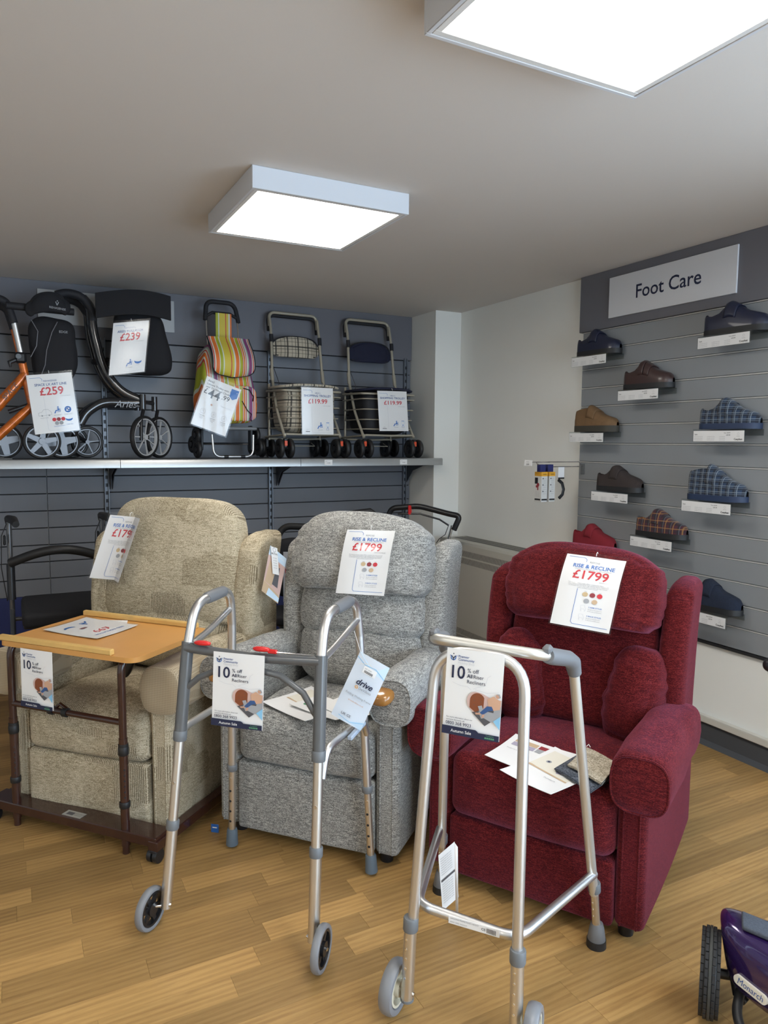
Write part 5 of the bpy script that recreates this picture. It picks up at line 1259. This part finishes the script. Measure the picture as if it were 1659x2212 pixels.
# raised tiller cowl with a lamp opening
cw = cushion(.20, .20, .13, n=2.6, res=24, fn=lambda q, p: (q.x, q.y-.3*q.x+.25*q.z, q.z)); cwo = moved(cw, TR(.235, -.075, .205)).build('cowl', purple, t)
MB().tube([(.215+.055*cos(R(a)), -.155-.02*cos(R(a))+.02*sin(R(a)), .225+.05*sin(R(a))) for a in range(0, 360, 15)], .003, 8, closed=True).build('lamp_ring', chrome, cwo)
# oval badge on the slanting nose
bU = Vector((.788, -.615, -.04)).normalized(); bV = Vector((.06, .10, 1)).normalized(); bN = bU.cross(bV).normalized(); bV = bN.cross(bU)
bP = Vector((.091, -.0805, .150))
if bN.y > 0: bN = -bN
def bfn(u, v, n): return bP+bU*u+bV*v+bN*n
bd = MB(); poly = [(.033+.0115*cos(R(a)), .0115*sin(R(a))) for a in range(-90, 91, 15)]+[(-.033+.0115*cos(R(a)), .0115*sin(R(a))) for a in range(90, 271, 15)]
n_ = len(poly); bd.v = [tuple(bfn(x, y, n)) for n in (-.004, .006) for x, y in poly]; bd.f = [tuple(range(n_)), tuple(range(n_, 2*n_))]+[(i, (i+1) % n_, n_+(i+1) % n_, n_+i) for i in range(n_)]; bd.m = [0]*len(bd.f)
bo = bd.build('name_badge', mat('badge_cream', (.70, .68, .60), .3), t)
draw([('t', 'Monarch', -.0375, .000, .0215, 'blue', 'L', 0, .12)], lambda u, v, n: bfn(u*.9, v, n+.0062), bo, 'lettering')
MB().tube(fillet([(.070, -.03, .10), (.060, -.085, .075), (.085, -.135, .055), (.17, -.20, .050), (.40, -.20, .050)], .04, 6), .0115, 14).build('bumper_bar', rubber, t)
MB().tube([(.0, 0, wr_), (.10, .02, wr_)], .012, 12).build('axle', blackp, t)
MB().tube([(.055, .0, .12), (.066, -.02, .085), (.085, -.03, .075)], [.012, .014, .010], 10).build('steering_arm', blackp, t)
MB().tube([(.25, .10, .2), (.30, .25, .60), (.30, .30, .80)], .022, 12).build('tiller_column', blackp, t)

t = thing('black_ball_knob', 'round black knob of a stick leaning in at the right edge below the shoe wall', 'walking stick', tuple(onx(1668, 1500, 2.2).xy)+(0,))
p = onx(1664, 1437, 2.2)
kb = cushion(.045, .045, .045, n=2.1, res=10); moved(kb, TR(p.x-t.location.x, p.y-t.location.y, p.z)).build('knob', blackp, t)
MB().tube([(p.x-t.location.x, p.y-t.location.y, p.z), (.05, -.06, 0.012)], .009, 10).build('shaft', blackp, t)
MB().tube([(.05, -.06, 0), (.05, -.06, .03)], .016, 12).build('tip', rubber, t)

# ------------------------------------------------------------------ price signs, leaflets, samples
A4 = (.21, .297); A5 = (.148, .21)
def lp(T_, x, y, z): return T_.matrix_basis @ Vector((x, y, z))
bpy.context.view_layer.update()
def bowed(k): return lambda u, v: k*(1-(2*u-1)**2)
# signs over the long shelf
def on_y(Y, *pts): return [ony(px, py, Y) for px, py in pts]
hung_sheet('price_sign', 'white price sign reading 259 hanging from the orange rollator', *on_y(4.43, (56, 811), (154, 804), (76, 939)), top_items('REHASENSE', 'SPACE LX ART LINE', '£259', 'c', .056), bowed(.003), scale=A4, group='price signs on the top shelf')
hung_sheet('price_sign', 'white price sign reading 239 hanging from the black rollator bag', *on_y(4.44, (245, 698), (322, 692), (235, 811)), top_items('INTEGRITY', 'ARIES ROLLATOR', '£239', 'b', .060), bowed(.002), scale=A4, group='price signs on the top shelf')
hung_sheet('price_sign', 'tilted clear-sleeved price sign reading 44.99 on the striped trolley', *on_y(4.432, (447, 812), (521, 842), (412, 915)), trolley_items(), lambda u, v: .006*sin(5*u+2*v), scale=A4, margin=.008, top=.02, group='price signs on the top shelf')
hung_sheet('price_sign', 'price sign reading 119.99 on the cream checked basket trolley', *on_y(4.425, (651, 836), (719, 839), (653, 938)), top_items('ABLE 2', 'SHOPPING TROLLEY', '£119.99', 'p', .040), bowed(.003), scale=A4, group='price signs on the top shelf')
hung_sheet('price_sign', 'price sign reading 119.99 on the navy basket trolley by the corner', *on_y(4.425, (815, 844), (878, 846), (820, 931)), top_items('ABLE 2', 'SHOPPING TROLLEY', '£119.99', 'p', .040), bowed(.003), scale=A4, group='price signs on the top shelf')
# signs on the recliners
def in_chair(T_, y, *pts, tilt=0):
    P = lp(T_, 0, y, .95); N = T_.matrix_basis.to_3x3() @ Vector((0, -cos(R(tilt)), sin(R(tilt)))); return [onplane(px, py, P, N) for px, py in pts]
drape = lambda k: (lambda u, v: -k*max(0, (v-.55)/.45)**2+.004*sin(6*u))
hung_sheet('price_sign', 'price sign reading 1799 in clear sleeve draped on the red recliner head pillow', *in_chair(RED_T, .335, (1222, 1194), (1350, 1211), (1188, 1345), tilt=14), recline_items(), drape(.02), scale=A4, group='price signs on the recliners')
hung_sheet('price_sign', 'price sign reading 1799 in clear sleeve hanging on the grey recliner head pillow', *in_chair(GREY_T, .315, (747, 1143), (851, 1146), (725, 1281), tilt=12), recline_items(), drape(.015), scale=A4, group='price signs on the recliners')
hung_sheet('price_sign', 'creased price sign hanging off the left corner of the beige recliner back', *in_chair(BEIGE_T, .40, (238, 1112), (309, 1120), (193, 1248), tilt=5), recline_items(), lambda u, v: -.05*(.62-abs(u-.62)) if u < .62 else -.05*.62+.14*(u-.62), scale=A4, group='price signs on the recliners')
# 10% off leaflets
hung_sheet('offer_leaflet', 'ten percent off leaflet hanging from the wooden table edge', *[onplane(px, py, (-.02+.0, 2.95-.0, .5), (-.749*1, -.663, 0)) for px, py in ()] or [tb.matrix_basis @ Vector(q) for q in ((.158, -.097, .728), (.302, -.097, .728), (.158, -.099, .522))], offer_items(), bowed(.0012), scale=A5, sleeve=False, group='ten percent off leaflets')
hung_sheet('offer_leaflet', 'ten percent off leaflet hung over the dark crossbar of the folding frame', *[fw.matrix_basis @ Vector(q) for q in ((-.108, .100, .836), (.058, .100, .838), (-.112, .090, .618))], offer_items(), bowed(.0015), scale=A5, sleeve=False, group='ten percent off leaflets')
hung_sheet('offer_leaflet', 'ten percent off leaflet hung on the front arch of the fixed walking frame', *[zf.matrix_basis @ Vector(q) for q in ((-.052, .030, .958), (.090, .030, .958), (-.058, .018, .750))], offer_items(), bowed(.0015), scale=A5, sleeve=False, group='ten percent off leaflets')
# supplier tag on the folding frame
drv = [('p', [(0, .21), (.1, .21), (.1, .165), (.06, .172), (.03, .19)], 'lightblue'), ('l', [(.0, .195), (.03, .182), (.065, .185), (.1, .168)], .002, 'sky'), ('l', [(.01, .175), (.04, .19), (.06, .182)], .0014, 'cream'), ('p', [(.02, 0), (.1, 0), (.1, .025), (.06, .01)], 'lightblue'), ('l', [(.02, .012), (.06, .006), (.1, .022)], .0014, 'sky'),
       ('r', .03, .158, .072, .180, 'white'), ('t', 'REF 10240', .034, .173, .005, 'grey')]+[('r', .036+.0028*k, .161, .0375+.0028*k, .168, 'black') for k in range(10)]+[
       ('t', 'drive', .052, .128, .026, 'navy', 'C', .035, .25), ('l', ring_pts(.034, .111, .004, n=10), .0018, 'orange'), ('t', 'DeVilbiss', .041, .111, .011, 'grey'), ('t', 'HEALTHCARE', .041, .104, .004, 'pale'), ('t', 'Folding Walking Frame', .052, .085, .0088, 'grey', 'C'), ('t', 'with wheels', .052, .076, .0065, 'pale', 'C'), ('t', 'drivedevilbiss.co.uk', .052, .067, .0065, 'tan', 'C'), ('t', 'UK CE', .04, .022, .011, 'darkgrey', 'C', .01)]
P = fw.matrix_basis @ Vector((.24, .30, .78)); Nn = Vector((-.45, -.88, .12)).normalized()
hung_sheet('supplier_tag', 'tilted pale blue supplier tag hanging from the right side of the folding frame', *[onplane(px, py, P, Nn) for px, py in ((778, 1407), (842, 1443), (715, 1542))], drv, lambda u, v: .004*sin(3*u), scale=(.10, .21), sleeve=False, pmat=mat('glossy_tag', (.62, .68, .76), .3), cat='tag')
MB().tube([fw.matrix_basis @ Vector((.236, .36, .862)), onplane(779, 1408, P, Nn)], .0008, 5).build('tag_string', paper, bpy.data.objects['supplier_tag']).matrix_world = Matrix()
ts = bpy.data.objects['tag_string']; ts.matrix_parent_inverse = bpy.data.objects['supplier_tag'].matrix_basis.inverted()
# folded instruction leaflet hanging in the fixed frame
P = zf.matrix_basis @ Vector((-.20, .36, .20)); lines = [('t', 'Walking frame instructions', .008, .19-.0085*k, .0062, 'grey') for k in range(8)]+[('r', .006, .105, .092, .113, 'darkgrey')]+[('t', 'Check the ferrules weekly', .008, .095-.0085*k, .0062, 'grey') for k in range(9)]
q = [onplane(px, py, P, (-.2, -1, 0)) for px, py in ((947, 1848), (982, 1818), (956, 1968))]
hung_sheet('folded_instructions', 'folded instruction leaflet hanging low inside the fixed walking frame', *q, lines, None, scale=(.10, .21), sleeve=False, cat='leaflet')
o = bpy.data.objects['folded_instructions']; q2 = [onplane(px, py, P, (-.9, -.5, 0)) for px, py in ((982, 1820), (989, 1830), (988, 1975))]
mbq = MB(); b0 = Vector(o.location); A, B, Cc = [v-b0 for v in q2]; mbq.v = [tuple(A), tuple(B), tuple(Cc+(B-A)*.3), tuple(Cc-(B-A)*.5)]; mbq.f = [(0, 1, 2, 3)]; mbq.m = [0]; bb2 = mbq.build('back_leaf', paper, o)
md = bb2.modifiers.new('t', 'SOLIDIFY'); md.thickness = .0008

def lying(name, label, cat, T_, corners, z, items, scale, pm=None, curl=.004, group=None, sleeve=False):
    """paper lying on a surface: corners = local (x, y) of bottom-left, bottom-right, top-left"""
    bl, br, tl = [Vector((x, y, z)) for x, y in corners]
    t = thing(name, label, cat, tuple(T_.matrix_basis @ bl), math.degrees(T_.rotation_euler.z), group)
    U, V = (br-bl), (tl-bl); N = U.cross(V).normalized()
    W0, H0 = scale; fn = lambda x, y, n: U*(x/W0)+V*(y/H0)+N*(n+.0015+curl*(2*x/W0-1)**2*(2*y/H0-1)**2)
    sheet_mesh(W0, H0, fn, .0012).build('sheet', pm or paper, t)
    if sleeve: sheet_mesh(W0+.016, H0+.02, lambda x, y, n: fn(x, y, n+.0022), .0004, x0=-.008, y0=-.008).build('plastic_sleeve', clear, t)
    draw(items, fn, t); return t
brochure = [('p', [(.02, .12), (.19, .10), (.19, .26), (.02, .27)], 'cream'), ('p', [(.02, .12), (.19, .10), (.19, .14), (.02, .16)], 'sand'), ('p', [(.03, .235), (.09, .24), (.09, .215), (.03, .21)], 'darkgrey'), ('p', [(.036, .232), (.085, .236), (.085, .22), (.036, .216)], 'white'),
            ('p', [(.07, .20), (.11, .215), (.14, .20), (.14, .165), (.09, .16)], 'silver'), ('p', [(.10, .25), (.16, .25), (.165, .21), (.13, .2), (.10, .215)], 'lightblue'), ('p', [(.11, .16), (.15, .18), (.17, .15), (.13, .13)], 'lilac'), ('c', .06, .185, .01, 'silver'), ('c', .06, .185, .005, 'navy'), ('p', [(.14, .15), (.18, .16), (.185, .13), (.15, .125)], 'white'), ('t', 'Furniture', .12, .08, .012, 'grey')]
swp = [('r', .02, .23, .09, .265, 'sand'), ('r', .095, .23, .165, .265, 'wine'), ('r', .02, .19, .09, .225, 'lilac'), ('r', .095, .19, .165, .225, 'silver'), ('t', 'Fabrics', .02, .15, .012, 'grey')]
lying('fabric_chart', 'white sheet with printed fabric squares lying on the red seat', 'brochure', RED_T, ((-.14, -.02), (.10, -.07), (-.12, .19)), .470, swp, A4, group='papers on the recliner seats')
lying('brochure', 'open brochure picturing white furniture lying on the red seat', 'brochure', RED_T, ((-.055, -.10), (.125, -.165), (.03, .15)), .4745, brochure, A4, group='papers on the recliner seats')
lying('brochure', 'brochure with furniture pictures under a card on the grey seat', 'brochure', GREY_T, ((-.215, .08), (.02, -.03), (-.12, .30)), .488, brochure, A4, group='papers on the recliner seats')
lying('white_card', 'white card lying on the brochure on the grey seat', 'card', GREY_T, ((-.10, .08), (.12, .0), (-.04, .21)), .4955, [('t', 'REPOSE', .05, .03, .02, 'grey', 'L', .02), ('c', .035, .045, .012, 'green'), ('t', 'yoga', .1, .06, .02, 'grey')], (.2, .14), group='papers on the recliner seats')
lying('white_sheet', 'white sheet poking out right of the brochure on the grey seat', 'paper', GREY_T, ((.0, .10), (.185, .02), (.06, .26)), .4985, [], A4, group='papers on the recliner seats')
# fabric sample books
for lb, cc, m1, z0, k in (('blue grey fabric swatch book lying on the red seat', ((.085, -.015), (.215, -.095), (.12, .145)), 'blue_grey_swatch', .480, 4), ('cream woven fabric swatch book fanned on top of the blue grey one', ((.12, .0), (.235, -.06), (.13, .15)), 'cream_swatch', .4945, 4)):
    mS = chenille(m1, *(((.02, .025, .035), (.07, .08, .10), (.16, .18, .22)) if 'blue' in m1 else ((.16, .13, .09), (.42, .37, .28), (.66, .6, .5))), .1)
    bl, br, tl = [Vector((x, y, 0)) for x, y in cc]; t = thing('swatch_book', lb, 'fabric samples', tuple(RED_T.matrix_basis @ Vector((bl.x, bl.y, z0))), math.degrees(RED_T.rotation_euler.z), 'fabric swatch books')
    U, V = br-bl, tl-bl
    for i in range(k):
        off = Vector((.004*sin(3*i), .004*cos(5*i), .0030*i)); fn = lambda x, y, n: off+U*x+V*y+Vector((0, 0, n+.002*sin(5*x)))
        sheet_mesh(1, 1, fn, .0024).build('fabric_leaf', mS if i == k-1 else mat('swatch_underside', (.05, .05, .055), .8) if i % 2 else mS, t)
    MB().tube([Vector(V)*.98+U*.02+Vector((0, 0, .012)), Vector(V)*1.03+U*.06+Vector((0, 0, .018)), Vector(V)*1.02+U*.12+Vector((0, 0, .012))], .0012, 6).build('cord', paper, t)
# papers on the table
ov = [('t', '£99', .105, .205, .052, 'red', 'C', .03), ('t', 'BED ROLLATOR', .105, .25, .02, 'mid', 'C', .02)]+person_icon(.07, .05, .04)+banana_icon(.15, .08, .05)+[('r', .11, .12, .14, .125, 'wine'), ('r', .11, .13, .14, .135, 'wine')]
lying('table_leaflet', 'white leaflet edge with dark title band under the table price sign', 'leaflet', tb, ((.30, -.055), (.11, -.055), (.31, .10)), zt+.000, [('r', .0, .28, .21, .297, 'black')], A4, curl=0).location.z += .0
lying('price_sign_table', 'upside down sleeved price sign reading 99 lying on the wooden table', 'price sign', tb, ((.105, .27), (.10, .06), (.375, .25)), zt+.003, ov, A4, curl=.003, sleeve=True).name = 'price_sign'
lying('table_sheet', 'white sheet peeping out behind the price sign on the wooden table', 'paper', tb, ((.28, .305), (.14, .26), (.36, .20)), zt+.0012, [('t', 'OVER CHAIR TABLE', .03, .01, .012, 'grey')], (.2, .12), curl=0)
# brochure holder hanging on the beige wing
broc = [('r', 0, .17, .148, .21, 'lightblue'), ('t', 'A Luxury Motion', .06, .192, .011, 'white'), ('r', .0, .03, .148, .17, 'pinkish'), ('p', [(.01, .05), (.07, .05), (.08, .14), (.02, .15)], 'sand'), ('p', [(.07, .06), (.12, .06), (.11, .15), (.085, .16)], 'darkgrey'), ('c', .1, .155, .009, 'skin'), ('p', [(.0, .0), (.148, .0), (.148, .035), (.0, .05)], 'sand'), ('p', [(.04, .0), (.148, .005), (.148, .025), (.05, .035)], 'lightblue')]
P = lp(BEIGE_T, .45, .49, .9); Nn = (BEIGE_T.matrix_basis.to_3x3() @ Vector((.62, -.78, .0)))
hung_sheet('chair_brochure', 'brochure with a chair picture hanging on the beige recliner right wing', *[onplane(px, py, P, Nn) for px, py in ((584, 1178), (619, 1207), (565, 1276))], broc, None, scale=A5, sleeve=False, cat='brochure')
hung_sheet('swing_tag', 'narrow white swing tag over the chair brochure on the beige recliner', *[onplane(px, py, P+Nn*.01, Nn) for px, py in ((585, 1180), (599, 1184), (589, 1239))], [('l', ring_pts(.02, .09, .008), .002, 'grey'), ('t', 'MOTION', .02, .075, .009, 'darkgrey', 'C', .02)]+[('t', 'care label', .02, .06-.009*k, .006, 'grey', 'C') for k in range(5)], None, scale=(.04, .1), sleeve=False, cat='tag')
P = Vector((1.32, 3.62, .8)); hung_sheet('hanging_leaflet', 'pale leaflet on the dark folded chair between the beige and grey recliners', *[onplane(px, py, P, (-.4, -.9, 0)) for px, py in ((612, 1192), (640, 1192), (612, 1300))], [('r', .02, .12, .08, .14, 'wine'), ('r', .02, .09, .08, .11, 'wine')], None, scale=A5, sleeve=False, pmat=mat('grey_leaflet', (.32, .33, .36), .5), cat='leaflet')
# small things near the beige and grey chairs
t = thing('hand_control', 'black hand control on its cable hanging behind the ten percent leaflet', 'hand control', tuple(tb.matrix_basis @ Vector((.36, .20, .60))), -30)
hc = cushion(.05, .03, .09, n=3, res=8); moved(hc, TR(0, 0, 0, 0, 25)).build('handset', blackp, t); MB().tube([(0, 0, .03), (.02, .0, .08), (.02, .02, .12)], .004, 8).build('cable', blackp, t)
p = onz(464, 1776, .04); t = thing('blue_foot_tag', 'small blue tag at the floor beside the grey recliner', 'tag', (p.x, p.y, .0), -40)
MB().box((0, 0, .016), (.03, .003, .032), .001).build('card', mat('blue_card', (.02, .12, .42), .5), t)
MB().box((0, -.0018, .02), (.018, .0005, .004)).build('print', ink('white'), t)
